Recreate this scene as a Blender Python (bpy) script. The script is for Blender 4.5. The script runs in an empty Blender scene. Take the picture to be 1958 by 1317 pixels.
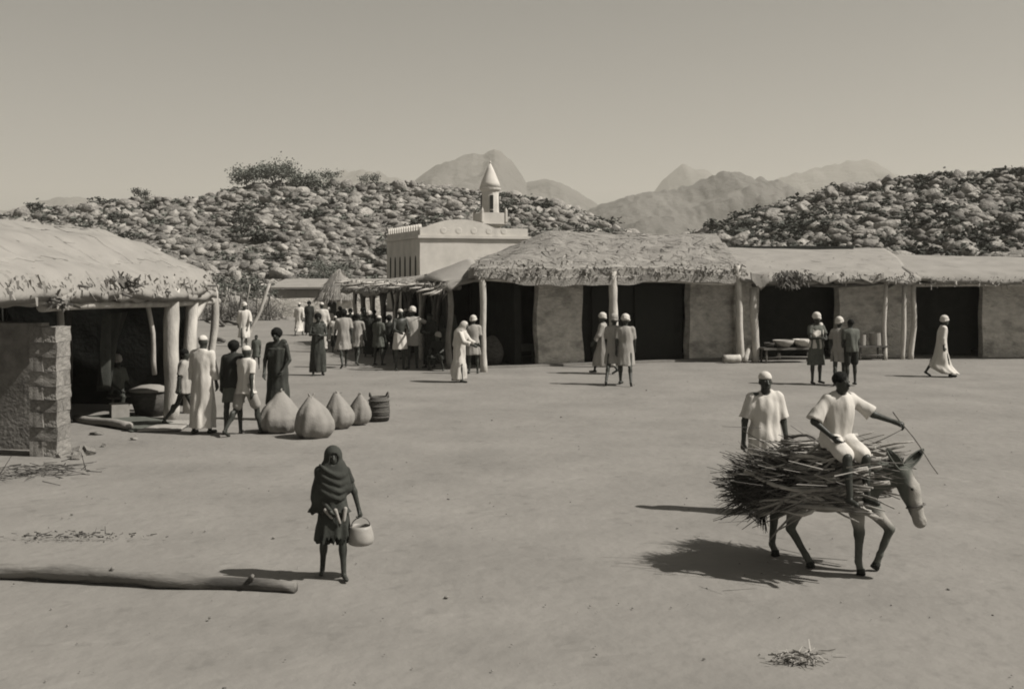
import bpy, bmesh, math, random
import numpy as np
from mathutils import Vector, Matrix, Euler

random.seed(7)
RNG = np.random.default_rng(7)
SC = bpy.context.scene
COL = SC.collection

# ------------------------------------------------------------------ camera
FPX, CX, HY, CAMH = 2100.0, 979.0, 525.0, 2.9      # photo pixels, 1958 wide
cam_d = bpy.data.cameras.new("camera")
cam = bpy.data.objects.new("camera", cam_d)
COL.objects.link(cam)
cam_d.sensor_fit = 'HORIZONTAL'
cam_d.sensor_width = 36.0
cam_d.lens = 36.0 * FPX / 1958.0
cam_d.shift_y = -(658.5 - HY) / 1958.0
cam_d.clip_start = 0.1
cam_d.clip_end = 30000.0
cam.location = (0, 0, CAMH)
cam.rotation_euler = (math.radians(90), 0, 0)
SC.camera = cam

# ------------------------------------------------------------------ sky and sun
SUN_EL = math.radians(48)
SUN_AZ = (0.97, -0.22)                              # towards the sun, on the ground
n_ = math.hypot(*SUN_AZ)
SUN_DIR = Vector((SUN_AZ[0] / n_ * math.cos(SUN_EL), SUN_AZ[1] / n_ * math.cos(SUN_EL), math.sin(SUN_EL)))
world = bpy.data.worlds.new("World")
SC.world = world
world.use_nodes = True
wn = world.node_tree
wn.nodes.clear()
w_out = wn.nodes.new("ShaderNodeOutputWorld")
w_bg = wn.nodes.new("ShaderNodeBackground")
w_sky = wn.nodes.new("ShaderNodeTexSky")
w_sky.sky_type = 'NISHITA'
w_sky.sun_disc = False
w_sky.sun_elevation = SUN_EL
w_sky.sun_rotation = math.atan2(SUN_DIR.x, SUN_DIR.y)
w_sky.altitude = 600
w_sky.air_density = 1.0
w_sky.dust_density = 3.0
w_sky.ozone_density = 1.0
w_bw = wn.nodes.new("ShaderNodeRGBToBW")             # the photograph is a toned black and white print
w_mul = wn.nodes.new("ShaderNodeMix")
w_mul.data_type = 'RGBA'
w_mul.blend_type = 'MULTIPLY'
w_mul.inputs['Factor'].default_value = 1.0
w_mul.inputs['B'].default_value = (1.035, 1.0, 0.925, 1)
wn.links.new(w_sky.outputs['Color'], w_bw.inputs['Color'])
wn.links.new(w_bw.outputs['Val'], w_mul.inputs['A'])
wn.links.new(w_mul.outputs['Result'], w_bg.inputs['Color'])
w_bg.inputs['Strength'].default_value = 0.050
wn.links.new(w_bg.outputs['Background'], w_out.inputs['Surface'])

sun_d = bpy.data.lights.new("sun", 'SUN')
sun_d.energy = 5.0
sun_d.angle = math.radians(0.6)
sun_d.color = (1.0, 0.945, 0.88)
sun = bpy.data.objects.new("sun", sun_d)
COL.objects.link(sun)
sun.rotation_euler = (-SUN_DIR).to_track_quat('-Z', 'Y').to_euler()
sun.location = (30, -20, 60)

SC.view_settings.view_transform = 'Standard'
SC.view_settings.look = 'None'
SC.view_settings.exposure = 0.58
SC.view_settings.gamma = 1.0
SC.view_settings.use_curve_mapping = False
SC.render.engine = 'CYCLES'
SC.cycles.use_denoising = True
SC.cycles.max_bounces = 8
SC.cycles.diffuse_bounces = 4
SC.cycles.volume_bounces = 0
SC.cycles.filter_width = 1.9

# ------------------------------------------------------------------ helpers
def gpt(px, py):
    """photo pixel of a point on the ground -> x, y"""
    y = CAMH * FPX / (py - HY)
    return (px - CX) / FPX * y, y

def at(px, py, y):
    """photo pixel + distance -> x, y, z"""
    return ((px - CX) / FPX * y, y, CAMH + (HY - py) * y / FPX)

def new_mesh(name, v, f, smooth=False):
    me = bpy.data.meshes.new(name)
    v = np.asarray(v, dtype=np.float32)
    if isinstance(f, np.ndarray):
        nf, k = f.shape
        me.vertices.add(len(v))
        me.vertices.foreach_set("co", v.ravel())
        me.loops.add(nf * k)
        me.loops.foreach_set("vertex_index", f.astype(np.int32).ravel())
        me.polygons.add(nf)
        me.polygons.foreach_set("loop_start", np.arange(0, nf * k, k, dtype=np.int32))
        me.polygons.foreach_set("loop_total", np.full(nf, k, dtype=np.int32))
        me.update(calc_edges=True)
    else:
        me.from_pydata([tuple(map(float, p)) for p in v], [], [list(map(int, q)) for q in f])
        me.update()
    if smooth:
        me.polygons.foreach_set("use_smooth", np.ones(len(me.polygons), dtype=bool))
    return me

def link(name, data, mat=None, parent=None, loc=None, rot=None, scale=None):
    o = bpy.data.objects.new(name, data)
    COL.objects.link(o)
    if mat is not None and data is not None and len(data.materials) == 0:
        data.materials.append(mat)
    if parent is not None:
        o.parent = parent
    if loc is not None:
        o.location = loc
    if rot is not None:
        o.rotation_euler = rot
    if scale is not None:
        o.scale = scale
    return o

def thing(name, label, cat, loc=(0, 0, 0), rz=0.0, group=None):
    o = bpy.data.objects.new(name, None)
    COL.objects.link(o)
    o.location = loc
    o.rotation_euler = (0, 0, rz)
    o.empty_display_size = 0.2
    return tag(o, label, cat, group)

def tag(o, label, cat, group=None, kind=None):
    o["label"] = label
    o["category"] = cat
    if group:
        o["group"] = group
    if kind:
        o["kind"] = kind
    return o

def structure(o):
    o["kind"] = "structure"
    return o

def stuff(o):
    o["kind"] = "stuff"
    return o

def wob(P, freq, seed):
    """cheap smooth noise in about -1..1 for an (n,3) array"""
    r = np.random.default_rng(seed)
    out = np.zeros(P.shape[:-1])
    for i in range(5):
        d = r.normal(size=3)
        d /= np.linalg.norm(d)
        out += np.sin(P @ d * freq * (0.6 + 0.35 * i) + r.uniform(0, 6.28)) * (1.0 - 0.12 * i)
    return out / 2.6

class MB:
    def __init__(self):
        self.v, self.f = [], []
    def add(self, v, f):
        n = len(self.v)
        self.v.extend([tuple(p) for p in v])
        self.f.extend([[i + n for i in q] for q in f])
        return self
    def box(self, c, s, R=None):
        vs = []
        for x in (-1, 1):
            for y in (-1, 1):
                for z in (-1, 1):
                    p = Vector((x * s[0] / 2, y * s[1] / 2, z * s[2] / 2))
                    if R is not None:
                        p = R @ p
                    vs.append(p + Vector(c))
        return self.add(vs, [(0, 1, 3, 2), (4, 6, 7, 5), (0, 4, 5, 1), (2, 3, 7, 6), (0, 2, 6, 4), (1, 5, 7, 3)])
    def tube(self, pts, rad, n=8):
        v, f = tube_geo(pts, rad, n)
        return self.add(v, f)
    def lathe(self, prof, n=20, c=(0, 0, 0)):
        vs, fs = [], []
        m = len(prof)
        for r, z in prof:
            for k in range(n):
                a = 2 * math.pi * k / n
                vs.append((c[0] + r * math.cos(a), c[1] + r * math.sin(a), c[2] + z))
        for i in range(m - 1):
            for k in range(n):
                k2 = (k + 1) % n
                fs.append((i * n + k, i * n + k2, (i + 1) * n + k2, (i + 1) * n + k))
        fs.append(tuple(range(n))[::-1])
        fs.append(tuple((m - 1) * n + k for k in range(n)))
        return self.add(vs, fs)
    def mesh(self, name, smooth=False):
        return new_mesh(name, self.v, self.f, smooth)

def tube_geo(pts, rad, n=8):
    pts = [Vector(p) for p in pts]
    if not hasattr(rad, '__len__'):
        rad = [rad] * len(pts)
    vs, fs = [], []
    ref = None
    for i, p in enumerate(pts):
        d = (pts[min(i + 1, len(pts) - 1)] - pts[max(i - 1, 0)]).normalized()
        if ref is None:
            ref = Vector((0, 0, 1)) if abs(d.z) < 0.9 else Vector((1, 0, 0))
        a = d.cross(ref).normalized()
        b = d.cross(a).normalized()
        ref = -b if False else ref
        for k in range(n):
            t = 2 * math.pi * k / n
            vs.append(p + (a * math.cos(t) + b * math.sin(t)) * rad[i])
    m = len(pts)
    for i in range(m - 1):
        for k in range(n):
            k2 = (k + 1) % n
            fs.append((i * n + k, (i + 1) * n + k, (i + 1) * n + k2, i * n + k2))
    fs.append(tuple(range(n)))
    fs.append(tuple((m - 1) * n + k for k in range(n))[::-1])
    return vs, fs

def crooked(p0, p1, r0, r1, bend=0.03, segs=7, n=8, seed=0, knobby=0.08):
    """a crooked, knobby pole from p0 to p1"""
    r = random.Random(seed)
    p0, p1 = Vector(p0), Vector(p1)
    L = (p1 - p0).length
    d = (p1 - p0).normalized()
    a = d.orthogonal().normalized()
    b = d.cross(a)
    ph1, ph2 = r.uniform(0, 6.28), r.uniform(0, 6.28)
    pts, rad = [], []
    for i in range(segs + 1):
        t = i / segs
        w = math.sin(math.pi * t) if True else 1
        o = a * (math.sin(t * 5 + ph1)) * bend * L * w + b * (math.sin(t * 4 + ph2)) * bend * L * w
        pts.append(p0.lerp(p1, t) + o)
        rad.append((r0 + (r1 - r0) * t) * (1 + r.uniform(-knobby, knobby)))
    return pts, rad

def pole(name, p0, p1, r0, r1, mat, parent=None, bend=0.02, segs=7, n=9, seed=0):
    pts, rad = crooked(p0, p1, r0, r1, bend, segs, n, seed)
    v, f = tube_geo(pts, rad, n)
    return link(name, new_mesh(name, v, f, True), mat, parent)

def rough_box(o, ux, uy, sx, sy, sz, seg=0.3, amp=0.02, seed=0, freq=3.0):
    """box with origin o (a bottom corner), axes ux, uy (horizontal), z up; bumpy mud surface; welded"""
    o, ux, uy = Vector(o), Vector(ux).normalized(), Vector(uy).normalized()
    uz = Vector((0, 0, 1))
    nx, ny, nz = max(1, int(sx / seg)), max(1, int(sy / seg)), max(1, int(sz / seg))
    idx, vs, fs = {}, [], []
    def vid(i, j, k):
        key = (i, j, k)
        if key not in idx:
            idx[key] = len(vs)
            vs.append(o + ux * (sx * i / nx) + uy * (sy * j / ny) + uz * (sz * k / nz))
        return idx[key]
    def flip(q, fl):
        return q[::-1] if fl else q
    hand = ux.cross(uy).dot(uz) > 0
    for i in range(nx):
        for j in range(ny):
            fs.append(flip([vid(i, j, 0), vid(i, j + 1, 0), vid(i + 1, j + 1, 0), vid(i + 1, j, 0)], not hand))
            fs.append(flip([vid(i, j, nz), vid(i + 1, j, nz), vid(i + 1, j + 1, nz), vid(i, j + 1, nz)], not hand))
    for i in range(nx):
        for k in range(nz):
            fs.append(flip([vid(i, 0, k), vid(i + 1, 0, k), vid(i + 1, 0, k + 1), vid(i, 0, k + 1)], not hand))
            fs.append(flip([vid(i, ny, k), vid(i, ny, k + 1), vid(i + 1, ny, k + 1), vid(i + 1, ny, k)], not hand))
    for j in range(ny):
        for k in range(nz):
            fs.append(flip([vid(0, j, k), vid(0, j, k + 1), vid(0, j + 1, k + 1), vid(0, j + 1, k)], not hand))
            fs.append(flip([vid(nx, j, k), vid(nx, j + 1, k), vid(nx, j + 1, k + 1), vid(nx, j, k + 1)], not hand))
    V = np.array([tuple(p) for p in vs])
    c = V.mean(axis=0)
    for ax in range(3):
        V[:, ax] += wob(V, freq, seed * 3 + ax) * amp * (1.0 if ax < 2 else 0.5)
    return V, fs

def sheet(fn, nu, nv, thick):
    """solid slab over fn(u,v)->xyz for u,v in 0..1 ; thickness goes down"""
    U, W = np.meshgrid(np.linspace(0, 1, nu + 1), np.linspace(0, 1, nv + 1), indexing='ij')
    T = fn(U.ravel(), W.ravel())
    n = len(T)
    B = T.copy()
    B[:, 2] -= thick
    V = np.vstack([T, B])
    fs = []
    k = nv + 1
    for i in range(nu):
        for j in range(nv):
            a, b, c, d = i * k + j, (i + 1) * k + j, (i + 1) * k + j + 1, i * k + j + 1
            fs.append((a, b, c, d))
            fs.append((a + n, d + n, c + n, b + n))
    for i in range(nu):
        a, b = i * k, (i + 1) * k
        fs.append((a, a + n, b + n, b))
        a, b = i * k + nv, (i + 1) * k + nv
        fs.append((a, b, b + n, a + n))
    for j in range(nv):
        a, b = j, j + 1
        fs.append((a, b, b + n, a + n))
        a, b = nu * k + j, nu * k + j + 1
        fs.append((a, a + n, b + n, b))
    return V, fs

def blades(P, D, L, W, seed=0, up=False):
    """flat straw blades (2 tris each) from points P along directions D"""
    r = np.random.default_rng(seed)
    n = len(P)
    D = D / np.linalg.norm(D, axis=1, keepdims=True)
    S = np.cross(D, (np.array([0, 0, 1.0]) + r.normal(size=(n, 3)) * 0.25) if up else r.normal(size=(n, 3)))
    S /= np.linalg.norm(S, axis=1, keepdims=True) + 1e-9
    L = np.broadcast_to(np.asarray(L), (n,))[:, None]
    W = np.broadcast_to(np.asarray(W), (n,))[:, None]
    V = np.stack([P - S * W / 2, P + S * W / 2, P + D * L + S * W / 4, P + D * L - S * W / 4], axis=1).reshape(-1, 3)
    F = np.arange(4 * n).reshape(n, 4)
    return V, F

def scatter(bases, T):
    """join many transformed copies of small meshes; T = list of (base index, Matrix 4x4)"""
    Vs, Fs, n = [], [], 0
    for b, M in T:
        v, f = bases[b]
        M = np.array(M)
        Vs.append(v @ M[:3, :3].T + M[:3, 3])
        Fs.append(f + n)
        n += len(v)
    return np.vstack(Vs), np.vstack(Fs)

# ------------------------------------------------------------------ signed-distance modelling (bodies, cloth, sacks)
class Sdf:
    def __init__(self):
        self.p = []
    def _a(self, fn, lo, hi, k, op):
        self.p.append((fn, np.array(lo, float), np.array(hi, float), k, op))
        return self
    def rc(self, a, b, ra, rb, k=0.03, op='u', sc=None, flat=False):
        a, b = np.array(a, float), np.array(b, float)
        ab = b - a
        L2 = max(ab @ ab, 1e-9)
        def fn(P):
            t = np.clip(((P - a) @ ab) / L2, 0, 1)
            q = P - a - t[..., None] * ab
            if sc is not None:
                q = q / np.array(sc)
            d = np.sqrt((q * q).sum(-1)) - (ra + (rb - ra) * t)
            if flat:
                d = np.maximum(d, (P - b) @ (ab / math.sqrt(L2)))
            return d
        m = max(ra, rb) * (1 if sc is None else max(sc))
        return self._a(fn, np.minimum(a, b) - m, np.maximum(a, b) + m, k, op)
    def el(self, c, r, k=0.03, op='u', R=None):
        c, r = np.array(c, float), np.array(r, float)
        Rm = None if R is None else np.array(R)
        def fn(P):
            q = P - c
            if Rm is not None:
                q = q @ Rm          # world -> local (R^T q)
            k0 = np.sqrt(((q / r) ** 2).sum(-1))
            k1 = np.sqrt(((q / (r * r)) ** 2).sum(-1)) + 1e-9
            return k0 * (k0 - 1.0) / k1
        m = r.max() if R is not None else r
        return self._a(fn, c - m, c + m, k, op)
    def loft(self, zs, cx, cy, rx, ry, k=0.03, op='u', amp=0.0, n=7, ph=0.0, z0=None, z1=None, ragged=0.0):
        zs = np.array(zs, float)
        cx, cy, rx, ry = [np.broadcast_to(np.array(q, float), zs.shape) for q in (cx, cy, rx, ry)]
        lo_z, hi_z = zs[0], zs[-1]
        zf = np.linspace(lo_z, hi_z, 61)
        def smooth_(q):
            w = np.interp(zf, zs, q)
            for _ in range(3):
                p_ = np.concatenate([[2 * w[0] - w[2], 2 * w[0] - w[1]], w, [2 * w[-1] - w[-2], 2 * w[-1] - w[-3]]])
                w = (p_[:-4] + p_[1:-3] + p_[2:-2] + p_[3:-1] + p_[4:]) / 5
            return w
        cx, cy, rx, ry = [smooth_(q) for q in (cx, cy, rx, ry)]
        rx, ry = np.maximum(rx, 0.01), np.maximum(ry, 0.01)
        zs = zf
        def fn(P):
            z = P[..., 2]
            X = P[..., 0] - np.interp(z, zs, cx)
            Y = P[..., 1] - np.interp(z, zs, cy)
            a, b = np.interp(z, zs, rx), np.interp(z, zs, ry)
            if amp:
                th = np.arctan2(Y / b, X / a)
                w = np.clip((hi_z - z) / (hi_z - lo_z), 0, 1) * 0.75 + 0.25
                g = 1 + amp * w * (np.sin(n * th + ph + 1.5 * np.sin(z * 4 + ph)) + 0.5 * np.sin((n + 4) * th + 2 * ph - z * 3))
                a, b = a * g, b * g
            d = (np.sqrt((X / a) ** 2 + (Y / b) ** 2) - 1) * np.minimum(a, b)
            bot = lo_z - z
            if ragged:
                th = np.arctan2(Y, X)
                bot = bot + ragged * (0.5 * np.sin(9 * th + ph) + 0.5 * np.sin(17 * th + 2 * ph))
            return np.maximum(np.maximum(d, bot), z - hi_z)
        m = 1.0 + 2 * amp
        lo = [(cx - rx * m).min(), (cy - ry * m).min(), lo_z - ragged]
        hi = [(cx + rx * m).max(), (cy + ry * m).max(), hi_z]
        return self._a(fn, lo, hi, k, op)
    def mesh(self, name, vox, noise=None):
        lo = np.min([q[1] for q in self.p if q[4] == 'u'], axis=0) - 3 * vox
        hi = np.max([q[2] for q in self.p if q[4] == 'u'], axis=0) + 3 * vox
        dim = np.ceil((hi - lo) / vox).astype(int) + 1
        F = np.full(dim, 0.5)
        ax = [lo[i] + vox * np.arange(dim[i]) for i in range(3)]
        for fn, a, b, k, op in self.p:
            pad = 2.5 * vox + k
            i0 = np.clip(np.floor((a - pad - lo) / vox).astype(int), 0, dim - 1)
            i1 = np.clip(np.ceil((b + pad - lo) / vox).astype(int) + 1, 1, dim)
            if (i1 <= i0).any():
                continue
            sl = tuple(slice(i0[i], i1[i]) for i in range(3))
            P = np.stack(np.meshgrid(*[ax[i][sl[i]] for i in range(3)], indexing='ij'), axis=-1)
            d = fn(P)
            g = F[sl]
            if op == 's':
                F[sl] = np.maximum(g, -d)
            elif k > 0:
                h = np.clip(0.5 + 0.5 * (g - d) / k, 0, 1)
                F[sl] = g + (d - g) * h - k * h * (1 - h)
            else:
                F[sl] = np.minimum(g, d)
        if noise:
            P = np.stack(np.meshgrid(*ax, indexing='ij'), axis=-1)
            for nz_ in noise:
                amp, fr, sd = nz_[:3]
                Q = P * np.array([1, 1, nz_[3]]) if len(nz_) > 3 else P
                F += wob(Q, fr, sd) * amp
        F[0] = F[-1] = 0.5
        F[:, 0] = F[:, -1] = 0.5
        F[:, :, 0] = F[:, :, -1] = 0.5
        v, f = surface_nets(F, lo, vox)
        return new_mesh(name, v, f, True)

def surface_nets(F, org, h):
    nx, ny, nz = F.shape
    cnt = np.zeros((nx - 1, ny - 1, nz - 1), np.int32)
    acc = np.zeros((nx - 1, ny - 1, nz - 1, 3))
    cross = []
    N = (nx, ny, nz)
    for axis in range(3):
        s0 = [slice(None)] * 3
        s1 = [slice(None)] * 3
        s0[axis], s1[axis] = slice(0, -1), slice(1, None)
        a, b = F[tuple(s0)], F[tuple(s1)]
        cr = (a < 0) != (b < 0)
        t = np.where(cr, a / np.where(cr, a - b, 1), 0)
        cross.append((cr, a < 0))
        o1, o2 = [q for q in range(3) if q != axis]
        for d1 in (0, 1):
            for d2 in (0, 1):
                sl = [slice(None)] * 3
                sl[o1] = slice(d1, N[o1] - 1 + d1)
                sl[o2] = slice(d2, N[o2] - 1 + d2)
                c = cr[tuple(sl)]
                cnt += c
                acc[..., axis] += t[tuple(sl)]
                acc[..., o1] += c * d1
                acc[..., o2] += c * d2
    act = cnt > 0
    ids = np.full(cnt.shape, -1, np.int64)
    ids[act] = np.arange(act.sum())
    idx = np.argwhere(act)
    v = (idx + acc[act] / cnt[act][:, None]) * h + org
    quads = []
    for axis in range(3):
        cr, ins = cross[axis]
        o1, o2 = (axis + 1) % 3, (axis + 2) % 3
        e = np.argwhere(cr)
        ok = (e[:, o1] > 0) & (e[:, o1] < N[o1] - 1) & (e[:, o2] > 0) & (e[:, o2] < N[o2] - 1)
        e = e[ok]
        if len(e) == 0:
            continue
        def cell(d1, d2):
            q = e.copy()
            q[:, o1] += d1
            q[:, o2] += d2
            return ids[q[:, 0], q[:, 1], q[:, 2]]
        q = np.stack([cell(-1, -1), cell(0, -1), cell(0, 0), cell(-1, 0)], axis=1)
        fl = ~ins[e[:, 0], e[:, 1], e[:, 2]]
        q[fl] = q[fl][:, ::-1]
        quads.append(q)
    return v, np.vstack(quads)

# ------------------------------------------------------------------ materials
WARM = (1.04, 1.0, 0.92)
COOL = (0.95, 1.0, 0.88)
def mat(name, v, tint=WARM, var=0.25, scale=4.0, rough=0.9, bump=0.3, bscale=40.0, detail=6.0, stretch=None, rand=0.0, island=0.0,
        bdist=0.02, spots=None):
    v = v * 0.66
    m = bpy.data.materials.new(name)
    m.use_nodes = True
    nt = m.node_tree
    nt.nodes.clear()
    N, Lk = nt.nodes.new, nt.links.new
    out = N("ShaderNodeOutputMaterial")
    bs = N("ShaderNodeBsdfPrincipled")
    bs.inputs['Roughness'].default_value = rough
    bs.inputs['Specular IOR Level'].default_value = 0.15
    Lk(bs.outputs[0], out.inputs[0])
    tc = N("ShaderNodeTexCoord")
    mp = N("ShaderNodeMapping")
    if stretch:
        mp.inputs['Scale'].default_value = stretch
    Lk(tc.outputs['Object'], mp.inputs['Vector'])
    nz = N("ShaderNodeTexNoise")
    nz.inputs['Scale'].default_value = scale
    nz.inputs['Detail'].default_value = detail
    nz.inputs['Roughness'].default_value = 0.6
    Lk(mp.outputs[0], nz.inputs['Vector'])
    cr = N("ShaderNodeValToRGB")
    lo, hi = v * (1 - var), v * (1 + var)
    cr.color_ramp.elements[0].position = 0.3
    cr.color_ramp.elements[1].position = 0.7
    cr.color_ramp.elements[0].color = (lo * tint[0], lo * tint[1], lo * tint[2], 1)
    cr.color_ramp.elements[1].color = (hi * tint[0], hi * tint[1], hi * tint[2], 1)
    Lk(nz.outputs[0], cr.inputs[0])
    colour = cr.outputs[0]
    def times(val_socket, lo_, hi_, colour):
        mr = N("ShaderNodeMapRange")
        mr.inputs['To Min'].default_value = lo_
        mr.inputs['To Max'].default_value = hi_
        Lk(val_socket, mr.inputs['Value'])
        mx = N("ShaderNodeMix")
        mx.data_type = 'RGBA'
        mx.blend_type = 'MULTIPLY'
        mx.inputs['Factor'].default_value = 1.0
        Lk(colour, mx.inputs['A'])
        Lk(mr.outputs[0], mx.inputs['B'])
        return mx.outputs['Result']
    if rand:
        oi = N("ShaderNodeObjectInfo")
        colour = times(oi.outputs['Random'], 1 - rand, 1 + rand, colour)
    if island:
        ge = N("ShaderNodeNewGeometry")
        colour = times(ge.outputs['Random Per Island'], 1 - island, 1 + island, colour)
    if spots:
        n2 = N("ShaderNodeTexNoise")
        n2.inputs['Scale'].default_value = spots[0]
        n2.inputs['Detail'].default_value = 4
        Lk(mp.outputs[0], n2.inputs['Vector'])
        mr = N("ShaderNodeMapRange")
        mr.inputs['From Min'].default_value = spots[1]
        mr.inputs['From Max'].default_value = spots[1] + 0.12
        mr.inputs['To Min'].default_value = 1.0
        mr.inputs['To Max'].default_value = spots[2]
        Lk(n2.outputs[0], mr.inputs['Value'])
        mx = N("ShaderNodeMix")
        mx.data_type = 'RGBA'
        mx.blend_type = 'MULTIPLY'
        mx.inputs['Factor'].default_value = 1.0
        Lk(colour, mx.inputs['A'])
        Lk(mr.outputs[0], mx.inputs['B'])
        colour = mx.outputs['Result']
    Lk(colour, bs.inputs['Base Color'])
    if bump:
        nb = N("ShaderNodeTexNoise")
        nb.inputs['Scale'].default_value = bscale
        nb.inputs['Detail'].default_value = 5
        Lk(mp.outputs[0], nb.inputs['Vector'])
        bp = N("ShaderNodeBump")
        bp.inputs['Strength'].default_value = bump
        bp.inputs['Distance'].default_value = bdist
        Lk(nb.outputs[0], bp.inputs['Height'])
        Lk(bp.outputs[0], bs.inputs['Normal'])
    return m

M = {}
M['sand'] = mat('sand', 0.25, var=0.15, scale=0.5, bump=0.45, bscale=5.0, detail=9, bdist=0.05, spots=(3.2, 0.60, 0.86))
def add_dents(m, scale, radius, depth):
    """shallow trodden dents (foot and hoof prints) in the relief of the sand"""
    nt = m.node_tree
    bp = [n for n in nt.nodes if n.type == 'BUMP'][0]
    old = bp.inputs['Height'].links[0].from_socket
    mp = [n for n in nt.nodes if n.type == 'MAPPING'][0]
    N, Lk = nt.nodes.new, nt.links.new
    vo = N('ShaderNodeTexVoronoi')
    vo.inputs['Scale'].default_value = scale
    m2 = N('ShaderNodeMapping')
    m2.inputs['Scale'].default_value = (0.55, 1.0, 1.0)
    m2.inputs['Rotation'].default_value = (0, 0, 0.4)
    Lk(mp.outputs[0], m2.inputs['Vector'])
    Lk(m2.outputs[0], vo.inputs['Vector'])
    mr = N('ShaderNodeMapRange')
    mr.interpolation_type = 'SMOOTHSTEP'
    mr.inputs['From Min'].default_value = 0.0
    mr.inputs['From Max'].default_value = radius
    mr.inputs['To Min'].default_value = -depth
    mr.inputs['To Max'].default_value = 0.0
    Lk(vo.outputs['Distance'], mr.inputs['Value'])
    sm = N('ShaderNodeMath')
    sm.operation = 'ADD'
    Lk(old, sm.inputs[0])
    Lk(mr.outputs[0], sm.inputs[1])
    Lk(sm.outputs[0], bp.inputs['Height'])
add_dents(M['sand'], 2.6, 0.24, 0.55)
M['hill'] = mat('hill_earth', 0.23, var=0.3, scale=0.6, bump=1.0, bscale=1.6, bdist=0.8, spots=(0.9, 0.52, 0.5))
M['rock'] = mat('granite', 0.30, var=0.35, scale=2.2, bump=0.9, bscale=4.0, bdist=0.3, rand=0.3, spots=(1.5, 0.56, 0.55))
M['rock_s'] = mat('granite_small', 0.27, var=0.4, scale=0.9, bump=0.8, bscale=3.0, bdist=0.25, island=0.5, spots=(0.35, 0.52, 0.6))
M['mount'] = mat('mountain_rock', 0.14, var=0.25, scale=0.008, bump=0.6, bscale=0.015, bdist=40, detail=10)
M['leaf'] = mat('leaf', 0.08, COOL, var=0.3, scale=2.0, bump=0, island=0.35)
M['leaf_dry'] = mat('dry_leaf', 0.17, COOL, var=0.3, scale=2.0, bump=0, island=0.35)
M['bark'] = mat('bark', 0.12, var=0.3, scale=6, bump=0.5, bscale=25)
M['pole'] = mat('peeled_pole', 0.50, var=0.28, scale=5, bump=0.5, bscale=30, stretch=(1, 1, 0.35), rand=0.15)
M['pole_d'] = mat('weathered_pole', 0.14, var=0.35, scale=5, bump=0.5, bscale=30, stretch=(1, 1, 0.35), rand=0.2)
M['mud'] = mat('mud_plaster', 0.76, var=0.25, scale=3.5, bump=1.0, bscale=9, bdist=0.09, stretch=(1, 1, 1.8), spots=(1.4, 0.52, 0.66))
M['mud_brick'] = mat('mud_brick', 0.27, var=0.3, scale=5, bump=0.7, bscale=18, bdist=0.03, rand=0.18)
M['mud_dark'] = mat('shade_toned_mud', 0.03, COOL, var=0.3, scale=2.5, bump=0.5, bscale=12)  # near-black so the interiors look dark; their shade is in the colour
M['mat_roof'] = mat('matting', 0.31, var=0.12, scale=1.2, bump=0.5, bscale=16, stretch=(1, 1, 1), spots=(1.7, 0.6, 0.82))
M['thatch'] = mat('thatch', 0.29, var=0.2, scale=2.2, bump=0.8, bscale=22, bdist=0.05, spots=(2.4, 0.58, 0.72))
M['straw'] = mat('straw', 0.32, var=0.2, scale=2, bump=0, island=0.3)
M['straw_d'] = mat('dark_straw', 0.16, var=0.2, scale=2, bump=0, island=0.5)
M['white'] = mat('whitewash', 0.64, var=0.14, scale=0.8, bump=0.3, bscale=8, spots=(0.9, 0.6, 0.85))
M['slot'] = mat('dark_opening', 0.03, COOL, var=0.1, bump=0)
M['cloth_w'] = mat('white_cotton', 0.64, var=0.10, scale=4, bump=0.5, bscale=9, bdist=0.03, stretch=(1, 1, 0.4), spots=(3, 0.58, 0.85))
M['cloth_p'] = mat('unbleached_cotton', 0.36, var=0.14, scale=4, bump=0.5, bscale=9, bdist=0.03, stretch=(1, 1, 0.4), spots=(3, 0.56, 0.82))
M['cloth_g'] = mat('grey_cotton', 0.13, COOL, var=0.2, scale=4, bump=0.35, bscale=14)
M['cloth_d'] = mat('dark_cotton', 0.035, COOL, var=0.3, scale=4, bump=0.35, bscale=14)
M['shawl'] = mat('dark_shawl', 0.055, COOL, var=0.3, scale=4, bump=0.4, bscale=18)
M['skin'] = mat('dark_skin', 0.06, COOL, var=0.25, scale=6, rough=0.42, bump=0.1, bscale=60)
M['hair'] = mat('black_hair', 0.012, COOL, var=0.3, scale=20, bump=0.8, bscale=50)
M['eye'] = mat('eye_white', 0.10, var=0.05, bump=0)
M['fur'] = mat('donkey_fur', 0.13, COOL, var=0.3, scale=3.5, bump=0.5, bscale=60, bdist=0.01)
M['fur_l'] = mat('pale_fur', 0.26, var=0.2, scale=5, bump=0.5, bscale=60, bdist=0.01)
M['fur_d'] = mat('dark_fur', 0.03, COOL, var=0.3, scale=8, bump=0.6, bscale=60)
M['hoof'] = mat('hoof', 0.04, COOL, var=0.2, bump=0.2)
M['stick'] = mat('firewood', 0.32, var=0.3, scale=8, bump=0.5, bscale=40, rand=0.5)
M['twig'] = mat('twig', 0.08, var=0.2, scale=8, bump=0, island=0.5)
M['sack'] = mat('sackcloth', 0.29, var=0.14, scale=3, bump=0.5, bscale=30, bdist=0.015, spots=(4, 0.6, 0.8))
M['basket'] = mat('basket', 0.11, var=0.35, scale=9, bump=0.9, bscale=45, stretch=(1, 1, 2.5))
M['tin'] = mat('tinplate', 0.36, var=0.15, scale=5, rough=0.45, bump=0.15, bscale=12)
M['rope'] = mat('rope', 0.15, var=0.3, scale=20, bump=0.5)
M['stone'] = mat('pebble', 0.2, var=0.2, scale=6, bump=0.3, island=0.4)
M['log'] = mat('weathered_log', 0.22, var=0.35, scale=5, bump=0.7, bscale=22, stretch=(0.3, 1, 1), spots=(3, 0.58, 0.4))

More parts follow.
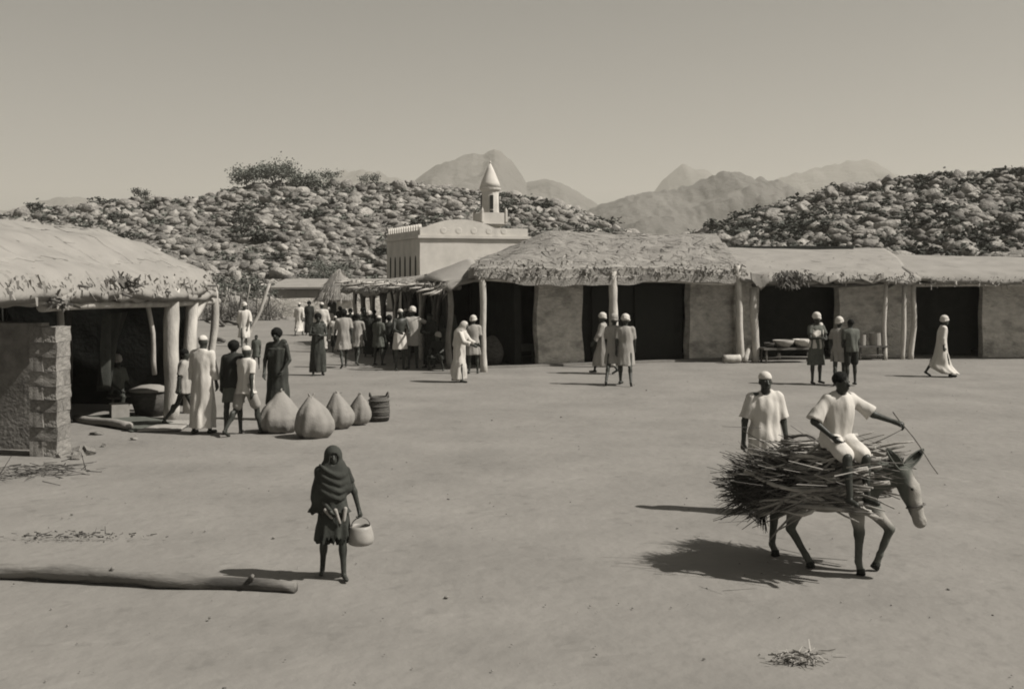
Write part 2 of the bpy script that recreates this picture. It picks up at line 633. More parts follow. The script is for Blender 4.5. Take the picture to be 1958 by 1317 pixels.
# ================================================================== THE SETTING
# ------------------------------------------------------------------ ground
def axis_points(lo, hi, dense0, dense1, step, grow=1.12):
    a = list(np.arange(dense0, dense1 + 1e-6, step))
    s, x = step, dense1
    while x < hi:
        s *= grow
        x += s
        a.append(min(x, hi))
    s, x = step, dense0
    b = []
    while x > lo:
        s *= grow
        x -= s
        b.append(max(x, lo))
    return np.array(b[::-1] + a)

gx = axis_points(-3700, 3700, -12, 16, 0.3)
gy = axis_points(-380, 5150, 5, 40, 0.3)
GX, GY = np.meshgrid(gx, gy, indexing='ij')
GP = np.stack([GX.ravel(), GY.ravel(), np.zeros(GX.size)], axis=1)
def ground_z(P):
    near = np.clip(1 - np.hypot(P[:, 0], P[:, 1] - 20) / 120, 0, 1)
    return (wob(P, 0.9, 5) * 0.012 + wob(P, 3.1, 6) * 0.007 + wob(P, 7.0, 8) * 0.004) * near - 0.012
GP[:, 2] = ground_z(GP)
k = len(gy)
ii, jj = np.meshgrid(np.arange(len(gx) - 1), np.arange(k - 1), indexing='ij')
a_ = (ii * k + jj).ravel()
GF = np.stack([a_, a_ + k, a_ + k + 1, a_ + 1], axis=1)
structure(link('ground', new_mesh('ground', GP, GF, True), M['sand']))

# ------------------------------------------------------------------ far mountains (real ridges, 1.4 to 3.4 km away)
def ridge(name, prof, Y, depth, seed, rough=1.0, nx=260, ny=60):
    """prof: list of (photo px, photo py) of the skyline as seen from the square"""
    px = np.array([p[0] for p in prof], float)
    zz = np.array([CAMH + (HY - p[1]) * Y / FPX for p in prof])
    xx = (px - CX) / FPX * Y
    X = np.linspace(xx[0], xx[-1], nx)
    H = np.interp(X, xx, zz)
    T = np.linspace(-1, 1, ny)
    XX, TT = np.meshgrid(X, T, indexing='ij')
    HH = np.repeat(H[:, None], ny, axis=1)
    fall = np.clip(1 - np.abs(TT) ** 1.15, 0, 1)
    P = np.stack([XX, Y + TT * depth, XX * 0], axis=-1).reshape(-1, 3)
    fq = 9.0 / depth
    spur = np.abs(wob(P, fq, seed)) * 0.5 + np.abs(wob(P, fq * 2.6, seed + 1)) * 0.28 + np.abs(wob(P, fq * 6, seed + 2)) * 0.13
    spur = spur.reshape(nx, ny)
    Z = HH * (fall ** (0.8 + 0.5 * spur)) * (1 - 0.38 * rough * spur * (1 - fall ** 3) )
    Z += (np.abs(wob(P, fq * 11, seed + 3)).reshape(nx, ny) * 0.025 + np.abs(wob(P, fq * 23, seed + 4)).reshape(nx, ny) * 0.01 - 0.015) * HH * (fall > 0.05)
    Z = np.maximum(Z - 6, -1.5)
    V = np.stack([XX, Y + TT * depth, Z], axis=-1).reshape(-1, 3)
    i, j = np.meshgrid(np.arange(nx - 1), np.arange(ny - 1), indexing='ij')
    a = (i * ny + j).ravel()
    F = np.stack([a, a + ny, a + ny + 1, a + 1], axis=1)
    return structure(link(name, new_mesh(name, V, F, False), M['mount']))

ridge('mountain', [(620, 470), (660, 440), (740, 375), (785, 343), (815, 325), (850, 306), (880, 293), (905, 287), (925, 288), (937, 278), (946, 275), (957, 279), (975, 297),
                   (990, 318), (1006, 344), (1030, 337), (1048, 336), (1075, 346), (1105, 360), (1135, 378), (1180, 405), (1240, 440), (1300, 480)], 2300, 700, 11)
ridge('mountain', [(480, 440), (560, 390), (625, 340), (650, 324), (690, 319), (725, 324), (765, 339), (800, 355), (900, 420), (980, 470)], 3200, 800, 21)
ridge('mountain', [(-260, 470), (-120, 430), (-20, 405), (40, 392), (90, 377), (130, 371), (165, 373), (195, 390), (240, 420), (320, 470)], 2900, 700, 31)
ridge('mountain', [(980, 470), (1060, 425), (1140, 385), (1195, 366), (1240, 356), (1290, 352), (1330, 340), (1360, 324), (1392, 315), (1418, 322), (1440, 331), (1490, 336), (1530, 355),
                   (1590, 385), (1680, 415), (1800, 455)], 1450, 480, 41)
ridge('mountain', [(1180, 440), (1240, 375), (1275, 330), (1303, 308), (1320, 314), (1345, 322), (1400, 345), (1450, 350), (1500, 333), (1550, 318), (1600, 308), (1650, 301), (1668, 303),
                   (1700, 325), (1760, 345), (1840, 350), (1950, 372), (2080, 400), (2250, 450)], 3300, 900, 51, nx=200)

# ------------------------------------------------------------------ boulder hills
def hill(name, prof, Yr, Y0, Yb, seed, x0, x1, nx=130, ny=70):
    xs = np.array([(p[0] - CX) / FPX * Yr for p in prof])
    zs = np.array([CAMH + (HY - p[1]) * Yr / FPX for p in prof])
    def height(x, y):
        H = np.interp(x, xs, zs)
        t = np.clip((y - Y0) / (Yr - Y0), 0, 1)
        g = np.where(y <= Yr, (3 * t ** 2 - 2 * t ** 3) * 0.45 + t * 0.55, np.clip(1 - (y - Yr) / (Yb - Yr), 0, 1) ** 0.8)
        P = np.stack([x, y, x * 0], axis=-1)
        b = wob(P, 0.10, seed) * 0.09 + wob(P, 0.33, seed + 1) * 0.045 + wob(P, 0.9, seed + 2) * 0.02
        return H * g * (1 + b * (1 - 0.75 * (g > 0.97))) + np.minimum(g * 8, 1) * wob(P, 1.3, seed + 4) * 0.18 - 0.25 * (g < 0.02)
    X, Y = np.meshgrid(np.linspace(x0, x1, nx), np.linspace(Y0 - 1, Yb, ny), indexing='ij')
    Z = height(X.ravel(), Y.ravel())
    V = np.stack([X.ravel(), Y.ravel(), Z], axis=1)
    i, j = np.meshgrid(np.arange(nx - 1), np.arange(ny - 1), indexing='ij')
    a = (i * ny + j).ravel()
    F = np.stack([a, a + ny, a + ny + 1, a + 1], axis=1)
    return structure(link(name, new_mesh(name, V, F, True), M['hill'])), height

LEFT_PROF = [(-200, 455), (-60, 440), (50, 425), (110, 412), (190, 408), (270, 396), (330, 390), (385, 382), (440, 365), (480, 358), (530, 352), (600, 352), (660, 356), (760, 358), (860, 360),
             (930, 372), (1000, 378), (1080, 398), (1140, 418), (1180, 436), (1260, 475), (1400, 520)]
RIGHT_PROF = [(1180, 505), (1280, 470), (1345, 446), (1400, 428), (1450, 408), (1510, 390), (1570, 370), (1640, 357), (1700, 347), (1770, 340), (1850, 337), (1930, 332), (2050, 330), (2300, 360)]
hill_l, hz_l = hill('rocky_hill', LEFT_PROF, 170, 96, 235, 61, -98, 36)
hill_r, hz_r = hill('rocky_hill', RIGHT_PROF, 132, 66, 190, 71, 12, 84, 90, 60)

# boulder and shrub kinds
def boulder_geo(seed, sub=2):
    bm = bmesh.new()
    bmesh.ops.create_icosphere(bm, subdivisions=sub, radius=1.0)
    V = np.array([tuple(v.co) for v in bm.verts])
    F = np.array([[v.index for v in f.verts] for f in bm.faces])
    bm.free()
    r = np.random.default_rng(seed)
    d = 1 + wob(V, 1.7, seed) * 0.22 + wob(V, 4.0, seed + 1) * 0.09
    V = V * d[:, None]
    for q in range(11):                                 # flat split faces
        nrm = r.normal(size=3)
        nrm /= np.linalg.norm(nrm)
        h = V @ nrm
        lim = r.uniform(0.42, 0.8)
        V = V - np.clip(h - lim, 0, None)[:, None] * nrm * 0.97
    V *= r.uniform([0.9, 0.9, 0.7], [1.35, 1.35, 1.1])
    return V, F
B_SMALL = [boulder_geo(100 + i, 1) for i in range(6)]
B_BIG = [boulder_geo(120 + i, 2) for i in range(8)]
B_MESH = [new_mesh('boulder', v, f, False) for v, f in B_BIG]
for m_ in B_MESH:
    m_.materials.append(M['rock'])

def shrub_geo(seed, n=150, leaf=0.2):
    r = np.random.default_rng(seed)
    nc = 7
    cen = r.normal(size=(nc, 3)) * [0.45, 0.45, 0.25]
    cen[:, 2] = np.abs(cen[:, 2]) + 0.25
    c = cen[r.integers(0, nc, n)] + r.normal(size=(n, 3)) * 0.22
    c[:, 2] = np.clip(c[:, 2], 0.02, None)
    a = r.normal(size=(n, 3))
    a /= np.linalg.norm(a, axis=1, keepdims=True)
    b = np.cross(a, r.normal(size=(n, 3)))
    b /= np.linalg.norm(b, axis=1, keepdims=True)
    s = leaf * r.uniform(0.6, 1.3, size=(n, 1))
    V = np.stack([c - a * s, c + b * s * 0.6, c + a * s, c - b * s * 0.6], axis=1).reshape(-1, 3)
    return V, np.arange(4 * n).reshape(n, 4)
S_BIG = [shrub_geo(200 + i, 170, 0.19) for i in range(6)]
S_SMALL = [shrub_geo(220 + i, 34, 0.3) for i in range(5)]
S_MESH = [new_mesh('shrub', v, f) for v, f in S_BIG]
for m_ in S_MESH:
    m_.materials.append(M['leaf'])

def mtx(x, y, z, s, rz=0.0, rx=0.0):
    return Matrix.Translation((x, y, z)) @ Euler((rx, rx * 0.7, rz)).to_matrix().to_4x4() @ Matrix.Diagonal((s * 1.15, s, s * 0.85, 1))

def dress_hill(root, hz, Yr, Y0, x0, x1, n_big, n_small, n_shrub_thing, n_scrub, seed, label, group, dens_x=None, smax=1.7):
    r = random.Random(seed)
    def spot(front=0.25):
        while True:
            y = Y0 + 3 + (Yr + 6 - Y0) * r.random() ** 0.8
            x = r.uniform(x0, x1)
            px = CX + FPX * x / y
            if -40 < px < 2010:
                return x, y, float(hz(np.array([x]), np.array([y]))[0])
    for i in range(n_big):
        x, y, z = spot()
        s = r.uniform(0.6, 1.0) if r.random() < 0.6 else r.uniform(1.0, smax)
        o = link('boulder', B_MESH[i % len(B_MESH)], None, root)
        o.matrix_local = mtx(x, y, z + s * 0.1, s, r.uniform(0, 6.28), r.uniform(-.5, .5))
    T = []
    for i in range(n_small):
        x, y, z = spot()
        s = 0.18 + 0.9 * r.random() ** 2
        T.append((i % len(B_SMALL), mtx(x, y, z + s * 0.15, s, r.uniform(0, 6.28), r.uniform(-.4, .4))))
    v, f = scatter(B_SMALL, T)
    stuff(link('small_boulders', new_mesh('small_boulders', v, f), M['rock_s'], root))
    for i in range(n_shrub_thing):
        x, y, z = spot()
        s = r.uniform(0.8, 1.7)
        o = link('shrub', S_MESH[i % len(S_MESH)], None)
        o.matrix_local = mtx(x, y, z - 0.1, s, r.uniform(0, 6.28)) @ Matrix.Diagonal((1.1, 1.1, r.uniform(0.6, 0.95), 1))
        tag(o, label, 'shrub', group)
    T = []
    for i in range(n_scrub):
        x, y, z = spot()
        T.append((i % len(S_SMALL), mtx(x, y, z - 0.1, r.uniform(0.3, 0.85), r.uniform(0, 6.28))))
    v, f = scatter(S_SMALL, T)
    return v, f

v, f = dress_hill(hill_l, hz_l, 170, 96, -90, 24, 300, 8500, 110, 1200, 301, 'low dark thorn shrub among the boulders of the pale hill on the left',
                  'thorn shrubs on the left boulder hill')
tag(link('hill_scrub', new_mesh('hill_scrub', v, f), M['leaf_dry']), 'thin dry scrub scattered over the left boulder hill', 'scrub', None, 'stuff')
v, f = dress_hill(hill_r, hz_r, 132, 66, 14, 70, 300, 6500, 150, 2200, 302, 'dark thorn shrub among the boulders of the hill on the right',
                  'thorn shrubs on the right boulder hill', smax=1.4)
tag(link('hill_scrub', new_mesh('hill_scrub', v, f), M['leaf']), 'dense dark scrub covering the right boulder hill', 'scrub', None, 'stuff')

# ------------------------------------------------------------------ trees
def tree(label, x, y, z, h, w, seed, n_leaf=900, leaf=0.16, leafmat='leaf_dry', flat=0.45, group=None, name='thorn_tree'):
    r = random.Random(seed)
    root = thing(name, label, 'tree', (x, y, z - 0.1), 0, group)
    mb = MB()
    tips = []
    trunks = r.choice([2, 3])
    for t in range(trunks):
        a = t * 6.28 / trunks + r.uniform(0, 1)
        p0 = Vector((0.05 * math.cos(a), 0.05 * math.sin(a), 0))
        p1 = Vector((w * 0.16 * math.cos(a), w * 0.16 * math.sin(a), h * 0.55))
        pts, rad = crooked(p0, p1, h * 0.026, h * 0.016, 0.06, 5, 6, seed + t)
        mb.tube(pts, rad, 6)
        for b in range(4):
            a2 = a + r.uniform(-1.4, 1.4)
            q = Vector((w * 0.42 * math.cos(a2) * r.uniform(0.5, 1), w * 0.42 * math.sin(a2) * r.uniform(0.5, 1), h * r.uniform(0.45, 0.9)))
            pts, rad = crooked(p1, q, h * 0.014, h * 0.004, 0.06, 5, 5, seed + t * 9 + b)
            mb.tube(pts, rad, 5)
            tips.append(q)
            tips.append(p1.lerp(q, 0.6))
    link('trunk', mb.mesh('trunk', True), M['bark'], root)
    rr = np.random.default_rng(seed)
    T = np.array([tuple(t) for t in tips])
    c = T[rr.integers(0, len(T), n_leaf)] + rr.normal(size=(n_leaf, 3)) * [w * 0.11, w * 0.11, h * 0.11]
    a = rr.normal(size=(n_leaf, 3))
    a /= np.linalg.norm(a, axis=1, keepdims=True)
    b = np.cross(a, rr.normal(size=(n_leaf, 3)))
    b /= np.linalg.norm(b, axis=1, keepdims=True)
    s = leaf * rr.uniform(0.5, 1.2, size=(n_leaf, 1))
    V = np.stack([c - a * s, c + b * s * .6, c + a * s, c - b * s * .6], axis=1).reshape(-1, 3)
    link('crown', new_mesh('crown', V, np.arange(4 * n_leaf).reshape(-1, 4)), M[leafmat], root)
    return root

def hill_tree(px, Y, h, w, seed, label, hz=hz_l, **kw):
    x = (px - CX) / FPX * Y
    z = float(hz(np.array([x]), np.array([float(Y)]))[0])
    return tree(label, x, Y, z, h, w, seed, **kw)

hill_tree(476, 163, 3.9, 5.6, 401, 'leafy thorn tree at the left edge of the hilltop clump', n_leaf=1900, leaf=0.2)
hill_tree(528, 166, 4.5, 6.4, 402, 'tallest thorn tree in the middle of the hilltop clump', n_leaf=2200, leaf=0.2)
hill_tree(584, 164, 3.5, 5.4, 403, 'thorn tree at the right edge of the hilltop clump', n_leaf=1700, leaf=0.2)
hill_tree(632, 168, 2.6, 3.4, 404, 'small thorn tree on the hill crest just right of the hilltop clump', n_leaf=500)
hill_tree(705, 168, 2.2, 3.4, 405, 'low bushy tree on the hill crest left of the mosque', n_leaf=450)
hill_tree(270, 165, 2.2, 2.8, 407, 'round lone bush on the skyline above the left shed', n_leaf=450, leafmat='leaf')
hill_tree(470, 130, 2.4, 3.2, 408, 'dark bush halfway up the hill below the hilltop trees', n_leaf=500, leafmat='leaf')
tx, ty = (635 - CX) / FPX * 103, 103
tree('wide grey leafless-looking thorn bush at the foot of the hill behind the thatched hut', tx, ty, float(hz_l(np.array([tx]), np.array([103.]))[0]), 3.3, 5.6, 409, n_leaf=1700, leaf=0.10, name='thorn_bush')
tree('dark thorn tree standing behind the brush fence at the foot of the hill', (452 - CX) / FPX * 88, 88, 0, 3.3, 5.0, 410, n_leaf=700, leaf=0.13, leafmat='leaf')
tree('small pale thorn tree beside the brush fence near the shed corner', (405 - CX) / FPX * 84, 84, 0, 2.6, 3.6, 411, n_leaf=450, leaf=0.12)
tree('thorn bush in front of the pale house wall', (510 - CX) / FPX * 92, 92, 0.2, 2.4, 4.2, 412, n_leaf=600, leaf=0.12, name='thorn_bush')

# ------------------------------------------------------------------ haze: one box of even air round everything
hz_m = bpy.data.materials.new('haze_air')
hz_m.use_nodes = True
nt = hz_m.node_tree
nt.nodes.clear()
ho = nt.nodes.new("ShaderNodeOutputMaterial")
hv = nt.nodes.new("ShaderNodeVolumePrincipled")
hv.inputs['Color'].default_value = (0.93, 0.9, 0.8, 1)
hv.inputs['Density'].default_value = 0.00026
hv.inputs['Anisotropy'].default_value = 0.1
nt.links.new(hv.outputs[0], ho.inputs['Volume'])
mb = MB().box((0, 2400, 205), (7600, 5600, 416))
stuff(link('haze', mb.mesh('haze'), hz_m))
tag(bpy.data.objects['haze'], 'pale dusty haze over the square and far mountains', 'haze', None, 'stuff')

# ------------------------------------------------------------------ mosque
def mosque():
    Y = 85.0
    C = Vector(((803 - CX) / FPX * Y, Y, 0))
    al = math.radians(20)
    root = thing('mosque', 'whitewashed mosque with crenellated parapet and pointed minaret behind the market roofs', 'mosque', C, al)
    # local: x along the lit front, y away along the shaded side
    W, D, Hc = 8.96, 10.9, 5.73
    link('wall', new_mesh('wall', *rough_box((0, 0, -0.2), (1, 0, 0), (0, 1, 0), W, D, Hc + 0.2, 0.6, 0.01, 3)), M['white'], root)
    mb = MB().box((W / 2, D / 2, Hc + 0.11), (W + 0.36, D + 0.36, 0.22))
    link('cornice', mb.mesh('cornice'), M['white'], root)
    # parapet, front with a low curved pediment
    mb = MB()
    xs = np.linspace(0.02, W - 0.02, 33)
    def ped(x):
        t = (x - 0.5) / 5.6
        return 0.62 + (0.66 * math.sin(math.pi * t) ** 0.8 if 0 < t < 1 else 0)
    vs, fs = [], []
    for x in xs:
        h = Hc + 0.22 + ped(x)
        vs += [(x, 0.03, Hc + 0.222), (x, 0.03, h), (x, 0.28, h), (x, 0.28, Hc + 0.222)]
    for i in range(len(xs) - 1):
        a = i * 4
        for q in range(4):
            q2 = (q + 1) % 4
            fs.append((a + q, a + 4 + q, a + 4 + q2, a + q2))
    fs.append((0, 1, 2, 3))
    e = (len(xs) - 1) * 4
    fs.append((e + 3, e + 2, e + 1, e))
    mb.add(vs, fs)
    front = link('parapet', mb.mesh('parapet'), M['white'], root)
    for i in range(5):                                    # raised round motifs along the front parapet
        mm = MB().lathe([(0.0, 0), (0.26, 0.0), (0.26, 0.015), (0.18, 0.03), (0.0, 0.03)], 14)
        o = link('roundel', mm.mesh('roundel', False), M['white'], front)
        o.location = (1.9 + i * 1.25, 0.03, Hc + 0.62)
        o.rotation_euler = (math.radians(90), 0, 0)
    mb = MB().box((0.15, D / 2 + 0.2, Hc + 0.22 + 0.202), (0.26, D - 0.5, 0.4))
    side = link('parapet', mb.mesh('parapet'), M['white'], root)
    tooth = MB()
    tooth.add([(-.13, -.2, 0), (.13, -.2, 0), (.13, .2, 0), (-.13, .2, 0), (-.13, -.12, .3), (.13, -.12, .3), (.13, .12, .3), (-.13, .12, .3), (-.13, 0, .48), (.13, 0, .48)],
              [(0, 3, 2, 1), (0, 1, 5, 4), (2, 3, 7, 6), (1, 2, 6, 9, 5), (3, 0, 4, 8, 7), (4, 5, 9, 8), (6, 7, 8, 9)])
    tm = tooth.mesh('merlon')
    tm.materials.append(M['white'])
    for i in range(14):
        link('merlon', tm, None, side, (0.15, 0.6 + i * (D - 1.0) / 13, Hc + 0.625))
    # tall narrow arched windows on the shaded side: frame, dark opening
    for i in range(6):
        yy = 1.3 + i * 1.65
        mm = MB()
        prof = [(-0.24, 2.2), (0.24, 2.2), (0.24, 4.0), (0.17, 4.28), (0.0, 4.42), (-0.17, 4.28), (-0.24, 4.0)]
        n = len(prof)
        vs = [(-0.012, yy + a, b) for a, b in prof] + [(0.3, yy + a, b) for a, b in prof]
        fs = [tuple(range(n)), tuple(range(2 * n - 1, n - 1, -1))] + [(i2, i2 + n, (i2 + 1) % n + n, (i2 + 1) % n) for i2 in range(n)]
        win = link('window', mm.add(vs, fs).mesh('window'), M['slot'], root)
        sill = MB().box((-0.06, yy, 2.14), (0.14, 0.66, 0.1))
        link('sill', sill.mesh('sill'), M['white'], win)
    # minaret
    mx, my = 6.25, 1.5
    mb = MB().lathe([(0.86, Hc - 0.4), (0.86, 6.95), (0.74, 6.96), (0.70, 9.72)], 12, (mx, my, 0))
    sh = link('minaret', mb.mesh('minaret'), M['white'], root)
    mb = MB().box((mx, my, 7.02), (2.1, 2.1, 0.16)).box((mx, my, 6.86), (1.75, 1.75, 0.14))
    bal = link('balcony', mb.mesh('balcony'), M['white'], sh)
    for q, (dx, dy, sx, sy) in enumerate([(0, -1.0, 2.1, 0.1), (0, 1.0, 2.1, 0.1), (1.0, 0, 0.1, 1.9), (-1.0, 0, 0.1, 1.9)]):
        link('railing_wall', MB().box((mx + dx, my + dy, 7.47), (sx, sy, 0.74)).mesh('railing_wall'), M['white'], sh)
    for sx in (-1, 1):
        for sy in (-1, 1):
            link('railing_post', MB().lathe([(0.13, 7.1), (0.13, 8.0), (0.02, 8.25)], 6, (mx + sx, my + sy, 0)).mesh('railing_post'), M['white'], sh)
    link('cornice', MB().lathe([(0.70, 9.6), (0.86, 9.72), (0.88, 9.86), (0.80, 9.9)], 16, (mx, my, 0)).mesh('cornice'), M['white'], sh)
    cone = link('spire', MB().lathe([(0.86, 9.9), (0.74, 10.3), (0.3, 11.35), (0.05, 11.85)], 14, (mx, my, 0)).mesh('spire', True), M['white'], sh)
    link('finial', MB().lathe([(0.05, 11.8), (0.09, 11.95), (0.03, 12.05), (0.02, 12.3)], 8, (mx, my, 0)).mesh('finial'), M['white'], cone)
    for ang in (-95 - 20 + 16, -20, 80, 170):
        a = math.radians(ang)
        R = Matrix.Rotation(a, 3, 'Z')
        for z0, hh in ((8.15, 1.1), (7.75, 0.28)) if ang == -99 else ((8.15, 1.1),):
            c = R @ Vector((0.66, 0, 0)) + Vector((mx, my, z0 + hh / 2))
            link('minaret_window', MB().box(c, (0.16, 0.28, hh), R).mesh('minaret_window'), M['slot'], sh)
mosque()

# ------------------------------------------------------------------ far compound: low wall, pale house, thatched hut, brush fence
def far_compound():
    x0, y0 = gpt(492, 606)
    x1, y1 = gpt(700, 607)
    ux = Vector((x1 - x0, y1 - y0 + 1.5, 0)).normalized()
    w = link('mud_wall', new_mesh('mud_wall', *rough_box((x0, y0, -0.1), ux, (-ux.y, ux.x, 0), 8.6, 0.4, 1.36, 0.35, 0.04, 8)), M['mud'])
    tag(w, 'low grey mud wall closing the far end of the market lane', 'wall')
    house = thing('mud_house', 'pale flat mud house with sloping roof behind the low far wall', 'house', (x0 + 0.4, y0 + 5, 0), 0)
    link('wall', new_mesh('wall', *rough_box((0, 0, -0.1), (1, 0, 0), (0, 1, 0), 7.2, 4.5, 1.9, 0.5, 0.03, 9)), M['mat_roof'], house)
    def rf(U, W):
        P = np.stack([-0.5 + U * 8.2, -0.5 + W * 5.4, 2.02 + W * 0.55 + 0 * U], axis=1)
        P[:, 2] += wob(P, 1.1, 14) * 0.06
        return P
    link('roof', new_mesh('roof', *sheet(rf, 20, 12, 0.14)), M['mat_roof'], house)
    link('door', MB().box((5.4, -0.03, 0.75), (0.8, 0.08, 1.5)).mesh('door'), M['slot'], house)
    hx, hy = (648 - CX) / FPX * 69, 69.0
    hut = thing('thatched_hut', 'small round hut with a conical straw roof at the end of the lane', 'hut', (hx, hy, 0), 0)
    link('wall', MB().lathe([(1.12, -0.1), (1.12, 0.7), (1.08, 1.6)], 18).mesh('wall', False), M['mud'], hut)
    roof = MB().lathe([(1.5, 1.25), (1.45, 1.36), (0.85, 2.35), (0.25, 3.1), (0.06, 3.3)], 22)
    V = np.array(roof.v)
    V += np.stack([wob(V, 5, 1), wob(V, 5, 2), wob(V, 5, 3)], axis=1) * 0.04
    rf_o = link('roof', new_mesh('roof', V, roof.f, True), M['thatch'], hut)
    r = np.random.default_rng(4)
    n = 900
    a = r.uniform(0, 6.28, n)
    t = r.uniform(0, 1, n)
    rr = 1.48 - 1.35 * t
    P = np.stack([rr * np.cos(a), rr * np.sin(a), 1.36 + 1.85 * t ** 0.9], axis=1)
    Dr = np.stack([np.cos(a) * 0.7, np.sin(a) * 0.7, -np.ones(n)], axis=1) + r.normal(size=(n, 3)) * 0.15
    v, f = blades(P, Dr, r.uniform(0.3, 0.6, n), 0.035, 3)
    stuff(link('straw', new_mesh('straw', v, f), M['straw'], rf_o))
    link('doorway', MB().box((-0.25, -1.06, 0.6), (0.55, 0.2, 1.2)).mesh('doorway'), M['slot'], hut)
    # brush fence and pole shelter at the left of the lane
    x0, y0 = gpt(400, 612)
    fence = thing('brush_fence', 'tangled brush fence of branches and crooked poles behind the left shed', 'fence', (x0, y0, 0), 0)
    r = random.Random(3)
    for i in range(16):
        pole('pole', (i * 0.28 + r.uniform(-.1, .1), r.uniform(-.3, .3), -0.1), (i * 0.28 + r.uniform(-.4, .4), r.uniform(-.5, .5), r.uniform(1.2, 2.4)), 0.05, 0.03, M['pole_d'] if i % 3 else M['pole'], fence, 0.04, 5, 6, 50 + i)
    rn = np.random.default_rng(8)
    n = 1500
    P = np.stack([rn.uniform(-0.6, 4.8, n), rn.normal(size=n) * 0.4, np.abs(rn.normal(size=n)) * 0.6 + 0.02], axis=1)
    v, f = blades(P, rn.normal(size=(n, 3)) + [0, 0, 0.4], rn.uniform(0.2, 0.8, n), 0.03, 5)
    stuff(link('brushwood', new_mesh('brushwood', v, f), M['straw_d'], fence))
    # a leaning bare pole and fallen timbers on the ground in front of it
    x, y = gpt(468, 655)
    o = pole('leaning_pole', (x, y, -0.1), (x + 0.95, y + 0.5, 2.5), 0.09, 0.06, M['pole'], None, 0.02, 7, 8, 77)
    tag(o, 'pale crooked pole leaning up beside the brush fence', 'pole')
    for i, (a, b, lab) in enumerate([((396, 612), (428, 625), 'dark fallen timber nearest the shed corner, slanting on pale ground'),
                                     ((425, 618), (455, 622), 'short dark timber lying flat on the pale ground by the brush fence'),
                                     ((404, 652), (428, 656), 'stub of dark timber lying behind the white robed man')]):
        xa, ya = gpt(*a)
        xb, yb = gpt(*b)
        o = pole('timber', (xa, ya, 0.08), (xb, yb, 0.1), 0.1, 0.09, M['pole_d'], None, 0.02, 5, 8, 80 + i)
        tag(o, lab, 'timber', 'fallen timbers')
far_compound()

# ================================================================== MARKET BUILDINGS
class Frame:
    """facade frame: u along the front, v inwards, z up"""
    def __init__(s, O, U):
        s.O = Vector((O[0], O[1], 0))
        s.u = Vector((U[0], U[1], 0)).normalized()
        s.v = Vector((-s.u.y, s.u.x, 0))
        if s.v.y < 0 and abs(s.v.y) > 0.2:
            s.v = -s.v
    def p(s, u, v, z):
        return s.O + s.u * u + s.v * v + Vector((0, 0, z))
    def arr(s, U, W, Z):
        return np.stack([s.O.x + U * s.u.x + W * s.v.x, s.O.y + U * s.u.y + W * s.v.y, Z], axis=1)
    def at_px(s, px, v=0.0):
        k = (px - CX) / FPX
        ox, oy = s.O.x + v * s.v.x, s.O.y + v * s.v.y
        return (k * oy - ox) / (s.u.x - k * s.u.y)
    def box(s, u0, u1, v0, v1, z0, z1, seg=0.3, amp=0.02, seed=0):
        return rough_box(s.p(u0, v0, z0), s.u, s.v, u1 - u0, v1 - v0, z1 - z0, seg, amp, seed)

def wall(fr, parent, u0, u1, v0, v1, z0, z1, m, seed=0, amp=0.02, name='wall', seg=0.3):
    return link(name, new_mesh(name, *fr.box(u0, u1, v0, v1, z0, z1, seg, amp, seed)), M[m], parent)

def roof_straw(fr, parent, fn, n, seed, L=(0.25, 0.7), w=0.03, m='straw', along=0.5, lift=0.02, name='straw'):
    r = np.random.default_rng(seed)
    P = fn(r.uniform(0.01, 0.99, n), r.uniform(0.01, 0.99, n))
    P[:, 2] += lift
    D = r.normal(size=(n, 3)) * [1, 1, 0.08]
    D += np.array([-fr.v.x, -fr.v.y, -0.25]) * along
    v, f = blades(P, D, r.uniform(*L, n), w, seed, True)
    return stuff(link(name, new_mesh(name, v, f), M[m], parent))

def eave_fringe(fr, parent, u0, u1, v, z, n, seed, drop=(0.1, 0.4), w=0.05, m='straw', spread=0.12, zr=0.3, out=0.3):
    r = np.random.default_rng(seed)
    U = r.uniform(u0, u1, n)
    # clumped
    clump = (np.sin(U * 3.1 + seed) + np.sin(U * 7.7 + seed * 2)) * 0.25 + 0.6
    W = v + r.normal(size=n) * spread
    Z = z + r.uniform(0, zr, n)
    P = fr.arr(U, W, Z)
    D = np.array([-fr.v.x, -fr.v.y, 0]) * out + r.normal(size=(n, 3)) * [0.45, 0.45, 0.25] + [0, 0, -0.8]
    vv, ff = blades(P, D, r.uniform(*drop, n) * np.clip(clump, 0.3, 1.4), w, seed)
    return stuff(link('fringe', new_mesh('fringe', vv, ff), M[m], parent))

def stick_ends(fr, parent, u0, u1, v, z, n, seed, m='pole_d', L=(0.4, 0.9), r0=0.035, name='rafter_end', steep=0.4):
    r = random.Random(seed)
    for i in range(n):
        u = u0 + (u1 - u0) * (i + r.random()) / n
        a = fr.p(u, v + 0.5, z + r.uniform(0.0, 0.12))
        l = r.uniform(*L)
        b = fr.p(u + r.uniform(-.25, .25), v + 0.5 - l, z + r.uniform(-.15, .12) + steep * r.uniform(-0.3, 0.2))
        pole(name, a, b, r0 * r.uniform(.7, 1.2), r0 * 0.7, M[m], parent, 0.03, 4, 6, seed * 31 + i)

